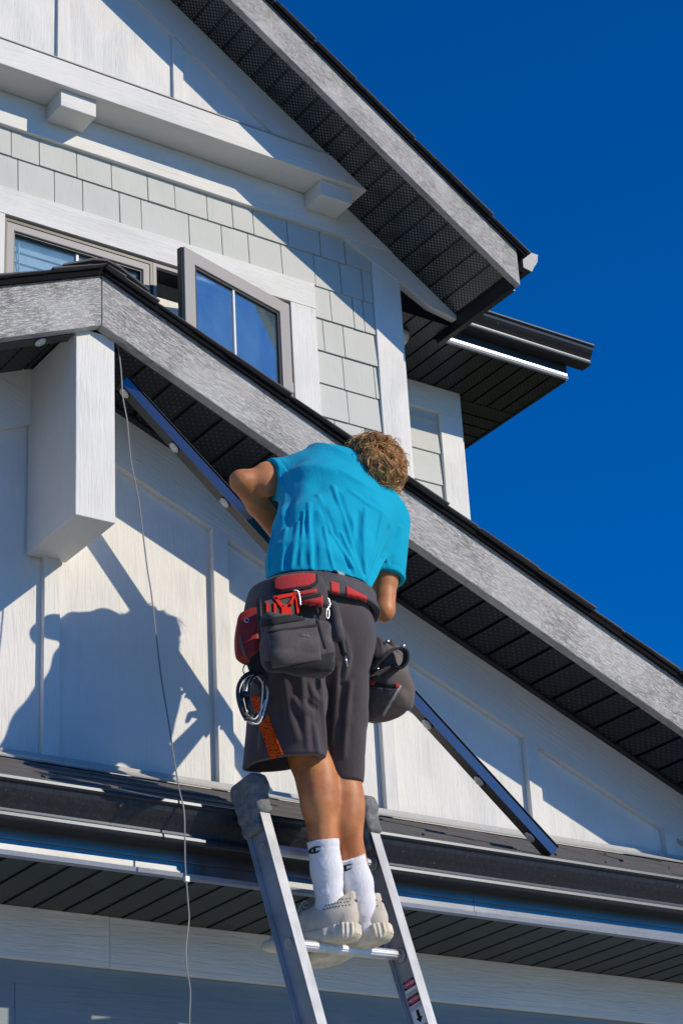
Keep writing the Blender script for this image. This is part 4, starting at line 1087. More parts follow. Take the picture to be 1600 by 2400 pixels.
# ---- shoes
def shoe(s):
    o = heel[s]; f_ = footd[s]; sv = unit(np.cross(f_, UPV)); uv = np.cross(sv, f_); F = np.array([f_, sv, uv])
    if F[2] @ UPV < 0: F[1:] *= -1
    def foot2d(q, g=0):
        X, Y_ = q[:, 0], q[:, 1]
        z = np.zeros_like(X); Q = np.stack([X, Y_, z], 1)
        d = smin(s_cap(Q, (.037, 0, 0), (.10, .0, 0), .036 + g, .034 + g), s_cap(Q, (.10, 0, 0), (.205, .004, 0), .034 + g, .047 + g), .03)
        return smin(d, s_cap(Q, (.205, .004, 0), (.262, -.004, 0), .047 + g, .037 + g), .03)
    def sole_fn(P):
        q = (P - o) @ F.T; X, Z = q[:, 0], q[:, 2]
        topz = .047 - .075 * X + .10 * X ** 2 + .0035 * np.sin(X * 42)
        botz = .0 + .010 * np.clip((X - .22) / .08, 0, 1) ** 2 + .012 * np.clip((.03 - X) / .03, 0, 1) ** 2
        ang_ = np.arctan2(q[:, 1], .05 - X)
        rib = .0022 * np.cos(ang_ * 22) * np.clip((.075 - X) / .03, 0, 1) + .0012 * np.cos(X * 210) * np.clip((.16 - X) / .06, 0, 1)
        d = foot2d(q, .006 + rib - .35 * np.clip(.016 - Z, 0, 1))
        k = .008
        return smax(smax(d, Z - topz, k), botz - Z, k)
    def upper_fn(P):
        q = (P - o) @ F.T
        sx, sy, sz = V3(1, 0, 0), V3(0, 1, 0), V3(0, 0, 1)
        d = s_loft(q, [((.036, 0, .060), .036, .050, sy, sz), ((.085, 0, .072), .047, .064, sy, sz), ((.150, .002, .060), .044, .050, sy, sz), ((.205, .004, .040), .044, .033, sy, sz), ((.258, -.002, .032), .036, .023, sy, sz)], .012)
        d = smin(d, s_loft(q, [((.066, 0, .08), .045, .052, sy, sx), ((.070, 0, .15), .044, .056, sy, sx)]), .014)
        d = smin(d, s_cap(q, (.018, 0, .11), (.012, 0, .140), .014, .009), .02)
        dip = .128 + .016 * np.clip((.04 - q[:, 0]) / .03, 0, 1) - .022 * np.sin(np.clip((q[:, 0] - .02) / .10, 0, 1) * math.pi)
        d = smax(d, (q[:, 2] - dip) * .9, .006)
        d = np.maximum(d, -s_loft(q, [((.070, 0, .075), .038, .044, sy, sx), ((.072, 0, .20), .040, .052, sy, sx)]))
        d += .0012 * np.sin(q[:, 0] * 150 + 60 * q[:, 2]) * np.clip((q[:, 0] - .11) / .05, 0, 1)
        return np.maximum(d, .018 - q[:, 2])
    lo_ = o - .06; hi_ = o + .06
    ends = np.array([o, o + f_ * .31]); lo_ = ends.min(0) - V3(.07, .07, .04); hi_ = ends.max(0) + V3(.07, .07, .17)
    up = solid('shoe', upper_fn, lo_, hi_, .0034, M['upper'], PERSON)
    so = solid('sole', sole_fn, lo_, hi_, .0032, M['sole'], up)
    # collar piping, laces, heel mark, row of eyelet dots
    for i in range(4):
        x0 = .142 + i * .022
        def surf(y):
            for zz in np.arange(.13, .02, -.002):
                if upper_fn((o + F.T @ V3(x0 + .10 * abs(y) * 0, y, zz))[None])[0] < .001: return zz
            return .05
        q = [o + F.T @ V3(x0 + (.012 if k_ % 2 else 0), y, surf(y) + .003) for k_, y in enumerate(np.linspace(-.026, .026, 7))]
        tube('lace', smooth_path(q, 3), .0026, M['lace'], up, n=6)
    b = o + F.T @ V3(.140, 0, .112)
    for sg in (-1, 1):
        q = [b, b + F.T @ V3(.012, sg * .022, .020), b + F.T @ V3(.018, sg * .036, .012), b + F.T @ V3(.030, sg * .040, -.010), b + F.T @ V3(.036, sg * .044, -.032)]
        tube('lace', smooth_path(q, 5), .0028, M['lace'], up, n=6)
        q = [b, b + F.T @ V3(.016, sg * .014, .016), b + F.T @ V3(.020, sg * .026, .004), b + F.T @ V3(.006, sg * .012, -.002), b]
        tube('lace', smooth_path(q, 5), .0026, M['lace'], up, n=6)
    for i in range(9):
        for j in range(3):
            X_ = .012 + .0085 * i; zt = .120 - .12 * X_ - .010 * j
            side = -1 if (F[1] @ unit(CAM - o)) < 0 else 1
            ybase = side * .06; p = o + F.T @ V3(X_ + (.004 if j % 2 else 0), ybase, zt); dr = -F[1] * side
            t = 0
            for _ in range(60):
                dd = float(upper_fn((p + dr * t)[None])[0])
                if dd < .0004: break
                t += max(dd * .7, .0004)
                if t > .06: break
            if t < .06:
                n_ = grad(upper_fn, p + dr * t); q = p + dr * t
                v, f = tube_mesh([q - n_ * .001, q + n_ * .0008], .0021, 6); obj('eyelet', v, f, M['ink'], up)
    # three-leaf mark at the heel tab
    p = o + F.T @ V3(-.03, 0, .110); t = 0
    for _ in range(80):
        dd = float(upper_fn((p + f_ * t)[None])[0])
        if dd < .0004: break
        t += max(dd * .7, .0004)
    q = p + f_ * t; n_ = grad(upper_fn, q); e1 = unit(np.cross(UPV, n_)); e2 = np.cross(n_, e1)
    for a_ in (-.75, 0, .75):
        tip = q + n_ * .0012 + (e2 * math.cos(a_) + e1 * math.sin(a_)) * .010; mid = q + n_ * .0012 + (e2 * math.cos(a_) + e1 * math.sin(a_)) * .005
        w = (e1 * math.cos(a_) - e2 * math.sin(a_)) * .0028
        v, f = prism([q + n_ * .0012, mid + w, tip, mid - w], n_ * .0006); obj('heel_mark', v, f, M['ink'], up)
    return up
shoe('L'); shoe('R')

# ---- hair: a cap with wavy locks
def hair_mat():
    k = NT('wavy_sandy_brown_hair')
    n = k.noise(k.coord((1, 1, 1), rand=False), 34, 4, .6); f = k.noise(k.coord((1, 1, 1), rand=False), 160, 3)
    c = k.ramp(n, [(.30, (.13, .050, .014)), (.44, (.46, .22, .066)), (.60, (.86, .54, .22))])
    k.col(k.mixc(k.math('MULTIPLY', f, .5), c, (.30, .15, .06))); k.bump(f, .4, .004); k.set(.42, 0, .5)
    return k.m
M['hair'] = hair_mat()
def scalp(P):
    d = s_ell(P, hd + htop * .016 - face * .006, (.090, .108, .112), HF)
    d = smin(d, s_ell(P, hd - face * .045 - htop * .05, (.078, .062, .07), HF), .03)
    d = np.maximum(d, -s_ell(P, hd + face * .110 - htop * .050, (.066, .060, .075), HF))
    return d + wob(P, 150, .004, 1)
V_, F_ = nets(scalp, hd - .17, hd + .17, .005)
HV = [V_]; HFc = [F_]; off_ = len(V_)
rs = np.random.default_rng(3)
ts = np.linspace(.05, .19, 60)
for i in range(1500):
    u = unit(rs.normal(size=3))
    if u @ face > .62 and u @ htop < .30: continue
    c = hd + htop * .010 - face * .006
    dv = scalp(c + u * ts[:, None]); k0 = np.argmax(dv > 0)
    if dv[k0] <= 0: continue
    p = c + u * (ts[k0] - .004); n_ = unit(lerp(u, grad(scalp, p), .5))
    crown = htop * .9 - face * .55
    t_ = unit(-(crown - n_ * (crown @ n_)) + rs.normal(size=3) * .55); t_ = unit(t_ - n_ * (t_ @ n_)); b = np.cross(n_, t_)
    L_ = rs.uniform(.035, .080); ph = rs.uniform(0, 6.28); amp = rs.uniform(.004, .009); lift = rs.uniform(.004, .018); w0 = rs.uniform(.0022, .0050)
    path = []
    for k_ in range(9):
        s = k_ / 8
        path.append(p + t_ * L_ * s - n_ * (L_ * s) ** 2 * 4.0 + n_ * lift * math.sin(s * 2.7) + b * amp * math.sin(ph + s * 6) * s ** .5 + n_ * amp * .5 * math.cos(ph + s * 6) * s)
    for q_ in range(4):
        o1, o2 = rs.normal(size=2) * w0 * 1.0; sp = rs.uniform(.7, 2.2)
        pth = [x + (b * o1 + n_ * o2) * (1 + sp * (k_ / 8) ** 2 * (1 if q_ else .2)) for k_, x in enumerate(path)]
        v, f = tube_mesh(pth, 0, 3, rs=[w0 * .42 * (1.0 - .85 * (k_ / 8) ** 2) for k_ in range(9)])
        v = np.array([tuple(x) for x in v]); f = np.array([z_ for z_ in f if len(z_) == 4])
        HV.append(v); HFc.append(f + off_); off_ += len(v)
obj_mesh('hair', np_mesh('hair', np.concatenate(HV) - hd, np.concatenate(HFc)), M['hair'], PERSON, Matrix.Translation(Vector(hd)), smooth=True)
# ---------------------------------------------------------------- light tracks with their lamps, and the cable
def lens_mat():
    k = NT('clear_faceted_lens'); v = k.n('TexVoronoi'); v.inputs['Scale'].default_value = 260
    k.l(k.coord((1, 1, 1), rand=False), v.inputs['Vector'])
    k.col(k.mixc(k.ramp(v.outputs['Distance'], [(.2, (0, 0, 0)), (.7, (1, 1, 1))]), (.92, .92, .90), (.60, .60, .58)))
    k.bump(v.outputs['Distance'], .9, .004); k.set(.12, 0, .8)
    k.b.inputs['Coat Weight'].default_value = .8; return k.m
M['lens'] = lens_mat()
M['track_face'] = flat('dark_bronze_track_metal', (.13, .14, .17), .20, .9, .5, var=.06, bscale=4)  # bluer copy for the front face, paints in the sky's reflection
M['track_under'] = flat('dark_bronze_track_underside', (.060, .056, .050), .45, .0, .45, var=.06)  # browner copy for the underside, paints in the ground's reflection
def lamp(c, n, r, parent):
    n = Vector(n).normalized(); u = n.orthogonal().normalized(); w = n.cross(u); v, f = [], []
    N = 18; prof = [(1.0, 0), (1.02, .25), (.90, .55), (.74, .68), (.70, .60), (.40, .78), (0.001, .86)]
    for pr_, ph in prof:
        for j in range(N):
            a = 2 * math.pi * j / N; k = pr_ * r * (1 + (.03 if j % 2 else -.03) * (pr_ > .5))
            v.append(Vector(c) + (u * math.cos(a) + w * math.sin(a)) * k + n * ph * r * .62)
    for i in range(len(prof) - 1):
        for j in range(N): f.append((i * N + j, i * N + (j + 1) % N, (i + 1) * N + (j + 1) % N, (i + 1) * N + j))
    o = obj('lamp', v, f, M['lens'], parent, smooth=False)
    vv, ff = tube_mesh([Vector(c) - n * .002, Vector(c) + n * .0035], r * 1.12, 20); obj('lamp_bezel', vv, ff, M['black_metal'], o, smooth=False)
    return o
def track(name, T, B, w1, ws, wb, lamps, label, group, skip=None):
    """channel: flat underside (with the lamps) from its back edge along w1, then an upright face"""
    T, B = V3(T), V3(B); a = unit(B - T); w1 = unit(V3(w1) - a * (V3(w1) @ a)); w2 = np.cross(a, w1)
    if w2[2] < 0: w2 = -w2
    L = float(np.linalg.norm(B - T))
    e = empty(name, B, label, 'light track', group)
    def pr_(poly, nm, mat, s0=0, s1=L):
        v, f = prism([T + a * s0 + w1 * x + w2 * y for x, y in poly], a * (s1 - s0)); return obj(nm, v, f, mat, e)
    t = .0016
    pr_([(0, 0), (ws, 0), (ws, t), (0, t)], 'underside', M['track_under'])
    pr_([(ws + .0002, -.002), (ws + .0022, -.002), (ws + .0022, wb * .80), (ws + .0002, wb * .80)], 'face', M['track_face'])
    pr_([(ws + .0002, wb * .80 + .0003), (ws - .006, wb * .86), (ws - .006, wb), (ws + .004, wb), (ws + .004, wb - .002), (ws - .0045, wb - .002), (ws - .0045, wb * .88), (ws + .0016, wb * .80 + .0003)], 'top_lip', M['black_metal'])
    pr_([(-.0002, 0), (-.0002, .018), (-.0018, .018), (-.0018, 0)], 'back_flange', M['black_metal'])
    for s in lamps:
        lamp(T + a * s + w1 * ws * .50, -w2, .0200, e)
    return e, a, w1, w2
pxl = [(297, 918), (410, 1048), (526, 1179), (987, 1709), (1105, 1845), (1221, 1980)]
def trk_s(px, py):
    q = CR.T @ np.array([(px - 800) / CF, (py - 1200) / CF, 1.0]); w0 = CAM - TR_T; b_ = q @ TRA
    return float(((q @ q) * (TRA @ w0) - b_ * (q @ w0)) / ((q @ q) - b_ * b_))
sl = [trk_s(*p) for p in pxl]; gap = (sl[2] - sl[0]) / 2
sl = sl[:3] + [sl[2] + gap * k for k in range(1, 5) if sl[2] + gap * k < sl[3] - gap * .5] + sl[3:]
y_ = unit(V3(0, -1, 0) - TRA * -TRA[1]); n2_ = np.cross(y_, TRA); n2_ = n2_ if n2_[2] > 0 else -n2_; w1_ = y_ * math.cos(.20) - n2_ * math.sin(.20)
track('light_track', TR_T - w1_ * .020, TR_B - w1_ * .020, w1_, .052, .038, sl, 'loose dark light track with clear lamps slanting down behind the person to the gutter', None)
ta = V3(at(160, 800, Y=5.37)) ; tdir = V3(-c1, 0, -s1)
track('light_track', ta, ta + tdir * 1.6, V3(.1, -1, .25), .040, .036, [.12, .40, .68, .96, 1.24], 'dark light track fixed under the left slope of the lower gable beside the white post', None)
M['cable'] = flat('grey_white_cable_sheath', (.20, .20, .205), .4, 0, .5)
cp = [(273, 795, 5.34), (279, 826, 5.335), (284, 870, 5.33), (288, 930, 5.325), (298, 985, 5.32), (303, 1040, 5.31), (309, 1090, 5.30), (325, 1170, 5.28), (333, 1235, 5.265), (345, 1330, 5.24), (356, 1400, 5.22), (366, 1490, 5.20), (378, 1590, 5.17), (393, 1680, 5.14), (408, 1780, 5.11),
      (420, 1850, 5.075), (431, 1900, 5.062), (433, 1960, 5.06), (434, 2030, 5.06), (441, 2120, 5.06), (443, 2155, 5.06), (436, 2220, 5.055), (438, 2270, 5.05), (446, 2325, 5.05), (444, 2400, 5.05), (446, 2600, 5.05)]
cb = [at(x, y, Y=Y) for x, y, Y in cp]
cb.append(Vector((cb[-1].x + .01, cb[-1].y - .05, 1.4))); cb.append(Vector((cb[-1].x + .03, cb[-1].y - .1, .02)))
cw = tag(tube('cable', smooth_path(cb, 6), .0017, M['cable'], None, n=6), 'thin pale cable hanging from the white bracket post down past the gutter', 'cable')
tube('twin_core', [p + Vector((.0028, .001, .0)) for p in smooth_path(cb, 6)], .0014, M['cable'], cw, n=6)
box_c = at(437, 2060, Y=5.06)
box('cable_clip', box_c.x - .004, box_c.x + .009, box_c.y - .004, box_c.y + .006, box_c.z - .008, box_c.z + .008, M['label_white'], cw)
c2p = [(290, 822, 5.36), (330, 846, 5.36), (352, 853, 5.35), (362, 862, 5.345), (364, 874, 5.345)]
tag(tube('cable', smooth_path([at(x, y, Y=Y) for x, y, Y in c2p], 6), .0018, M['cable'], None, n=6), 'short grey cable end curling out of the soffit beside the white post', 'cable')
# ---------------------------------------------------------------- tool belt and what hangs in it
M['nylon'] = cloth('dark_grey_nylon', (.070, .062, .066), .8, 800, .15, .18, (.13, .115, .11))
M['binding'] = cloth('black_webbing', (.022, .022, .023), .85, 900, .1, .15)
M['red_web'] = cloth('red_webbing', (.56, .040, .038), .8, 900, .1, .10)
M['red_hide'] = flat('worn_red_sheath', (.36, .028, .018), .55, 0, .4, .15, 30, .25)
M['grey_web'] = cloth('light_grey_webbing', (.36, .35, .34), .85, 900, .1, .1)
M['tan_nylon'] = cloth('dusty_brown_nylon', (.13, .105, .095), .85, 800, .15, .2, (.22, .18, .15))
M['steel'] = flat('tool_steel', (.55, .55, .56), .28, .95, .5); M['handle_black'] = flat('black_tool_grip', (.018, .019, .022), .6, 0, .25)
M['red_plastic'] = flat('bright_red_plastic', (.62, .020, .010), .75, 0, .15)
nout = -fw_h
p_l, p_m, p_r = A(618, 1392, 4.87), A(748, 1375, 4.755), A(868, 1447, 4.87)
bn = unit(np.cross(p_r - p_l, p_m - p_l)); bn = bn if bn[2] > 0 else -bn
def around(P): return smin(shorts_outer(P), torso(P, .006), .02)
def belt_fn(P):
    r = around(P) - .020
    return smax(np.abs(r) - .010, np.abs((P - p_m) @ bn) - .040, .006)
TB = solid('tool_belt', belt_fn, J['waist'] - V3(.26, .26, .22), J['waist'] + V3(.26, .26, .16), .005, M['nylon'])
tag(TB, 'dark grey tool belt with red webbing and bulging pouches worn over the shorts', 'tool belt')
patch('belt_stripe', belt_fn, ((775, 1363), (794, 1369), (794, 1392), (775, 1388)), 8, 5, M['red_web'], TB, .003)
patch('belt_stripe', belt_fn, ((811, 1374), (858, 1399), (858, 1420), (811, 1397)), 14, 5, M['red_web'], TB, .003)
# stiff back pad with a red-lined hand hole
def pad_fn(P):
    r = around(P) - .034
    q = (P - A(690, 1382, 4.74)); u = q @ side_h; v = q @ UPV
    return smax(np.abs(r) - .012, np.maximum(np.abs(u) - .088 + .10 * np.maximum(v, 0), np.abs(v + .06 * u) - .058), .012)
pad = solid('back_pad', pad_fn, A(690, 1382, 4.74) - .18, A(690, 1382, 4.74) + .18, .0045, M['nylon'], TB)
ov = lambda u, v: ((u - .5) / .5) ** 4 + ((v - .5) / .5) ** 4 < 1
patch('hand_hole_rim', pad_fn, ((636, 1350), (744, 1336), (746, 1376), (640, 1396)), 30, 14, M['binding'], pad, .004, shape=ov)
patch('hand_hole_lining', pad_fn, ((644, 1355), (738, 1342), (738, 1371), (646, 1388)), 30, 14, M['red_web'], pad, .0055, shape=ov)
patch('pad_stripe', pad_fn, ((640, 1398), (742, 1381), (742, 1389), (640, 1407)), 16, 2, M['red_web'], pad, .003)
patch('pad_binding', pad_fn, ((620, 1412), (752, 1391), (752, 1400), (620, 1424)), 16, 2, M['binding'], pad, .0035)
# back pouch
pf = np.array([side_h, nout, UPV])
pc = A(695, 1508, 4.655)
def pouch_fn(P):
    d = s_box(P, pc, (.104, .040, .076), pf, .022)
    d = smin(d, s_box(P, pc + UPV * -.045 + nout * .012, (.100, .042, .052), pf, .028), .03)
    d = smin(d, s_box(P, pc + UPV * .066 + fw_h * .012, (.102, .030, .018), pf, .012), .012)
    q = (P - pc) @ pf.T
    d = np.maximum(d, -s_box(P, pc + UPV * .095 + nout * .004, (.088, .022, .05), pf, .008))
    return d + wob(P, 60, .0025, 4) + .002 * np.exp(-((q[:, 0] - .066) / .004) ** 2) + .002 * np.exp(-((q[:, 2] + .050) / .004) ** 2)
pouch = solid('back_pouch', pouch_fn, pc - .17, pc + .17, .0042, M['nylon'], TB)
patch('pouch_binding', pouch_fn, ((610, 1452), (768, 1428), (768, 1444), (610, 1470)), 24, 4, M['binding'], pouch, .003)
patch('pouch_base', pouch_fn, ((618, 1552), (790, 1528), (780, 1572), (640, 1590)), 26, 8, M['binding'], pouch, .002)
patch('pouch_band', pad_fn, ((704, 1402), (756, 1396), (756, 1420), (704, 1430)), 10, 4, M['red_web'], pouch, .003)
patch('pouch_pocket', pouch_fn, ((628, 1482), (742, 1466), (752, 1548), (640, 1564)), 22, 14, M['nylon'], pouch, .0045)
patch('pocket_binding', pouch_fn, ((628, 1480), (742, 1464), (742, 1470), (628, 1486)), 22, 2, M['binding'], pouch, .006)
for x0, x1 in ((748, 760),):
    patch('pouch_seam', pouch_fn, ((x0 - 14, 1432), (x0 - 8, 1431), (x1 + 6, 1520), (x1, 1521)), 2, 16, M['binding'], pouch, .0025)
pp = hit(pouch_fn, 712, 1492)
if pp is not None:
    g_ = grad(pouch_fn, pp); mt = Matrix.Identity(4); e1 = unit(side_h - g_ * (side_h @ g_) + UPV * .10); e2 = np.cross(g_, e1)
    for i in range(3): mt[i][0] = e1[i]; mt[i][1] = e2[i]; mt[i][2] = g_[i]; mt[i][3] = (pp + g_ * .0065)[i]
    M['worn_print'] = flat('worn_grey_print', (.20, .19, .19), .7, 0, .3, var=.4, bscale=90)
    text_part('uke', .022, mt, M['worn_print'], pouch, 'worn_lettering')
# right-hand pouch
rc = A(890, 1604, 4.875); RF = np.array([unit(V3(.93, .30, .05)), unit(V3(-.30, .94, -.1)), unit(V3(-.02, .10, 1))])
def rpouch_fn(P):
    d = s_box(P, rc, (.056, .088, .098), RF, .03)
    d = smin(d, s_ell(P, rc - RF[2] * .035 - RF[1] * .01, (.074, .104, .088), RF), .02)
    d = smin(d, s_box(P, rc + RF[2] * .085 + RF[0] * .012, (.042, .070, .038), RF, .015), .02)
    d = np.maximum(d, -s_box(P, rc + RF[2] * .135 + RF[0] * .014, (.026, .054, .06), RF, .01))
    d = smax(d, s_half(P, rc - RF[2] * .120, -RF[2]), .02)
    q = (P - rc) @ RF.T
    return d + wob(P, 70, .003, 6) + .003 * np.exp(-((q[:, 1] + .055) / .005) ** 2)
rp_ = solid('side_pouch', rpouch_fn, rc - .19, rc + .19, .0045, M['tan_nylon'], TB)
patch('pouch_binding', rpouch_fn, ((858, 1600), (930, 1604), (928, 1612), (856, 1608)), 18, 3, M['binding'], rp_, .003)
patch('pouch_pocket', rpouch_fn, ((862, 1612), (936, 1616), (905, 1668), (862, 1690)), 18, 18, M['nylon'], rp_, .006)
patch('pouch_piping', rpouch_fn, ((934, 1608), (940, 1609), (900, 1676), (895, 1672)), 3, 18, M['grey_web'], rp_, .007)
patch('stitch_tack', rpouch_fn, ((866, 1598), (880, 1597), (878, 1606), (868, 1607)), 4, 4, M['red_web'], rp_, .006)
patch('stitch_tack', rpouch_fn, ((926, 1605), (936, 1606), (934, 1613), (926, 1613)), 4, 4, M['red_web'], rp_, .009)
def strap(name, pts, w, t, mat, parent, wdir):
    pts = [V3(p) for p in smooth_path(pts, 6)]; V, F = [], []
    for i, p in enumerate(pts):
        tg = unit(pts[min(i + 1, len(pts) - 1)] - pts[max(i - 1, 0)]); wd = unit(V3(wdir) - tg * (V3(wdir) @ tg)); nn = np.cross(tg, wd)
        V += [p + wd * w / 2 + nn * t / 2, p - wd * w / 2 + nn * t / 2, p - wd * w / 2 - nn * t / 2, p + wd * w / 2 - nn * t / 2]
    for i in range(len(pts) - 1):
        for k in range(4): F.append((4 * i + k, 4 * i + (k + 1) % 4, 4 * i + 4 + (k + 1) % 4, 4 * i + 4 + k))
    F += [(3, 2, 1, 0), tuple(4 * (len(pts) - 1) + k for k in range(4))]
    return obj(name, V, F, mat, parent, smooth=False, bevel=.001)
S_ = lambda px, py, Y: A(px, py, Y)
def cap_solid(name, segs, mat, parent, h=.003, extra=None):
    P_ = np.array([p for s in segs for p in s[:2]])
    def fn(P):
        d = None
        for a, b, ra, rb in segs:
            g = s_cap(P, a, b, ra, rb); d = g if d is None else smin(d, g, .006)
        return d if extra is None else extra(P, d)
    return solid(name, fn, P_.min(0) - .05, P_.max(0) + .05, h, mat, parent)
# hammer loop on the side pouch, hanging straps, holder sleeves
strap('hammer_loop', [S_(872, 1568, 4.788), S_(895, 1542, 4.768), S_(925, 1520, 4.758), S_(948, 1526, 4.748), S_(950, 1550, 4.748), S_(936, 1566, 4.758), S_(915, 1562, 4.778), S_(893, 1574, 4.788), S_(876, 1586, 4.793)], .045, .006, M['binding'], TB, V3(.3, 1, .4))
cap_solid('pouch_hanger', [(S_(858, 1462, 4.80), S_(872, 1530, 4.815), .020, .026)], M['binding'], TB)
strap('hanger_strap', [S_(866, 1440, 4.87), S_(874, 1475, 4.86), S_(876, 1530, 4.855), S_(876, 1600, 4.86)], .020, .006, M['binding'], TB, V3(.6, .8, 0))
strap('hanger_strap', [S_(795, 1400, 4.745), S_(830, 1418, 4.755), S_(862, 1455, 4.79), S_(869, 1490, 4.83)], .018, .005, M['binding'], TB, V3(0, .2, 1))
strap('belt_keeper', [S_(786, 1338, 4.765), S_(799, 1345, 4.735), S_(804, 1375, 4.728), S_(802, 1402, 4.735)], .030, .005, M['grey_web'], TB, V3(1, .2, 0))
strap('belt_keeper', [S_(762, 1338, 4.75), S_(766, 1370, 4.73), S_(768, 1405, 4.728)], .016, .005, M['binding'], TB, V3(1, .2, 0))
strap('belt_keeper', [S_(848, 1395, 4.80), S_(862, 1420, 4.80), S_(870, 1450, 4.82)], .016, .005, M['grey_web'], TB, V3(.7, .7, 0))
cap_solid('driver_holder', [(S_(782, 1424, 4.715), S_(795, 1495, 4.705), .0165, .0185)], M['nylon'], TB)
cap_solid('pen_holder', [(S_(888, 1505, 4.808), S_(896, 1548, 4.808), .017, .017)], M['nylon'], TB)
cap_solid('pen_holder', [(S_(916, 1512, 4.818), S_(918, 1545, 4.818), .017, .017)], M['nylon'], TB)
tube('rivet', [S_(944, 1515, 4.788), S_(945, 1515, 4.783)], .007, M['steel'], TB, n=12)
tube('rivet', [S_(908, 1504, 4.788), S_(908, 1504, 4.781)], .006, M['steel'], TB, n=12)
tube('rivet', [S_(884, 1552, 4.788), S_(884, 1552, 4.780)], .004, M['steel'], TB, n=12)
tube('rivet', [S_(885, 1568, 4.788), S_(885, 1568, 4.780)], .004, M['steel'], TB, n=12)
# red sheath on the left hip with its black boot
shc = S_(584, 1484, 4.79); SF = np.array([unit(V3(.75, -.62, -.05)), unit(V3(-.62, -.75, .05)), unit(V3(-.10, .02, 1))])
def sheath_fn(P):
    d = s_box(P, shc, (.034, .016, .078), SF, .014)
    d = smin(d, s_ell(P, shc - SF[2] * .02 - SF[0] * .006, (.038, .022, .08), SF), .02)
    return smax(d, s_half(P, shc + SF[2] * .076, SF[2] - SF[0] * .55), .012)
sh_ = solid('sheath', sheath_fn, shc - .15, shc + .15, .0035, M['red_hide'], TB, label='red worn tool sheath on the left hip')
v, f = tube_mesh([p + 0 * V3(1, 0, 0) for p in []] or [S_(579, 1455, 4.765), S_(579, 1455, 4.76)], .0075, 16); 
gp = hit(sheath_fn, 579, 1455)
if gp is not None:
    gg = grad(sheath_fn, gp); u_ = unit(np.cross(gg, UPV)); w_ = np.cross(gg, u_)
    tube('grommet', [gp + gg * .002 + (u_ * math.cos(a) + w_ * math.sin(a)) * .0062 for a in np.linspace(0, 2 * math.pi, 17)[:-1]], .0024, M['steel'], sh_, n=6, closed=True)
    tube('grommet_hole', [gp - gg * .001, gp + gg * .0022], .0045, M['ink'], sh_, n=12)
cap_solid('sheath_boot', [(S_(604, 1545, 4.79), S_(612, 1590, 4.79), .036, .026), (S_(585, 1540, 4.79), S_(604, 1560, 4.79), .016, .026)], M['binding'], TB)
strap('sheath_edge', [S_(562, 1490, 4.775), S_(566, 1510, 4.77), S_(574, 1535, 4.77), S_(582, 1548, 4.775)], .008, .004, M['tan_nylon'], TB, V3(.3, -.9, 0))

# ---- tools
dr = empty('nut_driver', S_(815, 1563, 4.70), 'black nut driver with a steel bit hanging in a loop beside the back pouch', 'screwdriver')
cap_solid('grip', [(S_(797, 1492, 4.705), S_(806, 1530, 4.70), .0115, .0105)], M['handle_black'], dr, .002)
tube('chuck', [S_(805, 1528, 4.70), S_(807, 1536, 4.70)], .0085, M['handle_black'], dr, n=14)
tube('bit', [S_(807, 1534, 4.70), S_(815, 1563, 4.70)], .0036, M['steel'], dr, n=6)
pd = empty('screwdriver', S_(616, 1535, 4.70), 'thin black screwdriver upright at the left edge of the back pouch', 'screwdriver')
tube('grip', [S_(607, 1404, 4.70), S_(608, 1420, 4.70), S_(611, 1470, 4.70), S_(613, 1503, 4.70)], .0085, M['handle_black'], pd, n=12, rs=[.006, .0085, .0085, .0075])
tube('shaft', [S_(613, 1502, 4.70), S_(615, 1535, 4.70)], .0036, M['steel'], pd, n=8)
# red hinged tool showing above the pouch rim
def flat_px(name, poly, Y, th, mat, parent): 
    v, f = prism([S_(x, y, Y) for x, y in poly], V3(0, th, 0)); return obj(name, v, f, mat, parent, bevel=.001)
rt = empty('red_tool', S_(660, 1432, 4.70), 'red and black tool frame sticking out of the back pouch', 'tool')
flat_px('backing', [(620, 1408), (692, 1392), (700, 1440), (622, 1452)], 4.700, .010, M['handle_black'], rt)
for poly in ([(641, 1398), (690, 1388), (692, 1396), (644, 1406)], [(641, 1400), (649, 1398), (666, 1420), (660, 1426)], [(690, 1390), (694, 1396), (681, 1424), (672, 1422)], [(660, 1419), (683, 1414), (684, 1440), (660, 1444)],
             [(624, 1412), (630, 1410), (634, 1450), (625, 1450)], [(641, 1412), (648, 1415), (650, 1450), (643, 1450)], [(692, 1398), (698, 1397), (702, 1436), (696, 1438)]):
    flat_px('red_frame', poly, 4.694, .0055, M['red_plastic'], rt)
tube('hook', smooth_path([S_(688, 1384, 4.692), S_(698, 1386, 4.69), S_(702, 1400, 4.69), S_(704, 1420, 4.69)], 5), .0035, M['steel'], rt, n=8)
cbn = empty('carabiner', S_(768, 1450, 4.70), 'small steel carabiner clipped to the belt beside the back pouch', 'carabiner')
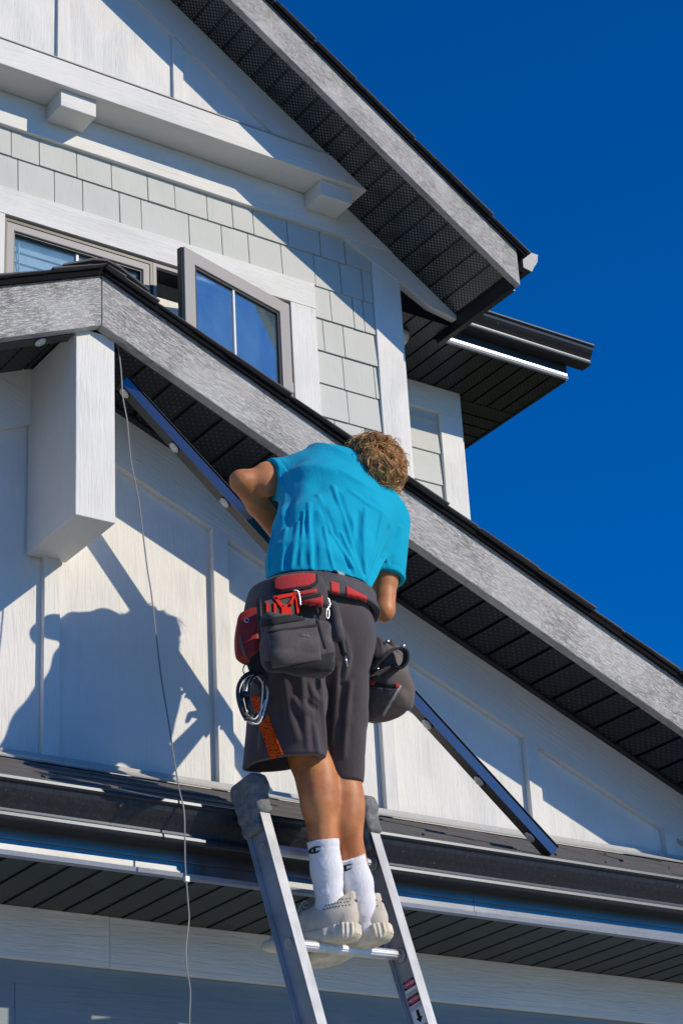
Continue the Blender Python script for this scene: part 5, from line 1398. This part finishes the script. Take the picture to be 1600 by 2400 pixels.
tube('body', smooth_path([S_(758, 1392, 4.71), S_(766, 1400, 4.70), S_(772, 1414, 4.698), S_(770, 1424, 4.698), S_(762, 1420, 4.70), S_(757, 1406, 4.705), S_(758, 1393, 4.71)], 5), .0042, M['steel'], cbn, n=8)
tube('ring', smooth_path([S_(768, 1424, 4.698), S_(771, 1434, 4.697), S_(770, 1448, 4.697), S_(766, 1448, 4.697), S_(765, 1434, 4.697), S_(768, 1424, 4.698)], 5), .0022, M['steel'], cbn, n=6)

# ---- coil of cable on a ring
M['white_core'] = flat('white_cable_core', (.72, .72, .74), .4, 0, .5); M['black_core'] = flat('black_cable_sheath', (.020, .021, .026), .45, 0, .5)
coil = empty('cable_coil', S_(592, 1690, 4.80), 'coil of thin black and white cable hanging from the red sheath', 'cable coil')
for k_, (dx, dy, rx, ry, r, mt) in enumerate(((0, 0, 31, 56, .0042, 'black_core'), (6, 3, 27, 53, .0040, 'black_core'), (8, 0, 25, 50, .0022, 'white_core'), (10, 6, 28, 54, .0022, 'white_core'), (3, 4, 26, 57, .0020, 'white_core'), (15, 4, 22, 55, .0034, 'black_core'), (-2, -1, 27, 50, .0038, 'black_core'))):
    tube('loop', [S_(588 + dx + rx * math.cos(a) + 3 * math.sin(3 * a + k_), 1634 + dy + ry * math.sin(a) + 3 * math.cos(2 * a + k_), 4.785 - .003 * k_ + .012 * math.cos(a + k_)) for a in np.linspace(0, 2 * math.pi, 41)[:-1]], r, M[mt], coil, n=8, closed=True)
for a, b, r in (((563, 1630), (564, 1645), .0085), ((565, 1642), (571, 1666), .0075), ((575, 1622), (576, 1634), .0085), ((578, 1636), (584, 1662), .0078), ((576, 1682), (577, 1688), .006)):
    tube('connector', [S_(*a, 4.765), S_(*b, 4.765)], r, M['black_core'], coil, n=12)
tube('hanging_ring', [S_(579 + 9 * math.cos(a), 1570 + 13 * math.sin(a), 4.785) for a in np.linspace(0, 2 * math.pi, 25)[:-1]], .0018, M['black_core'], coil, n=6, closed=True)
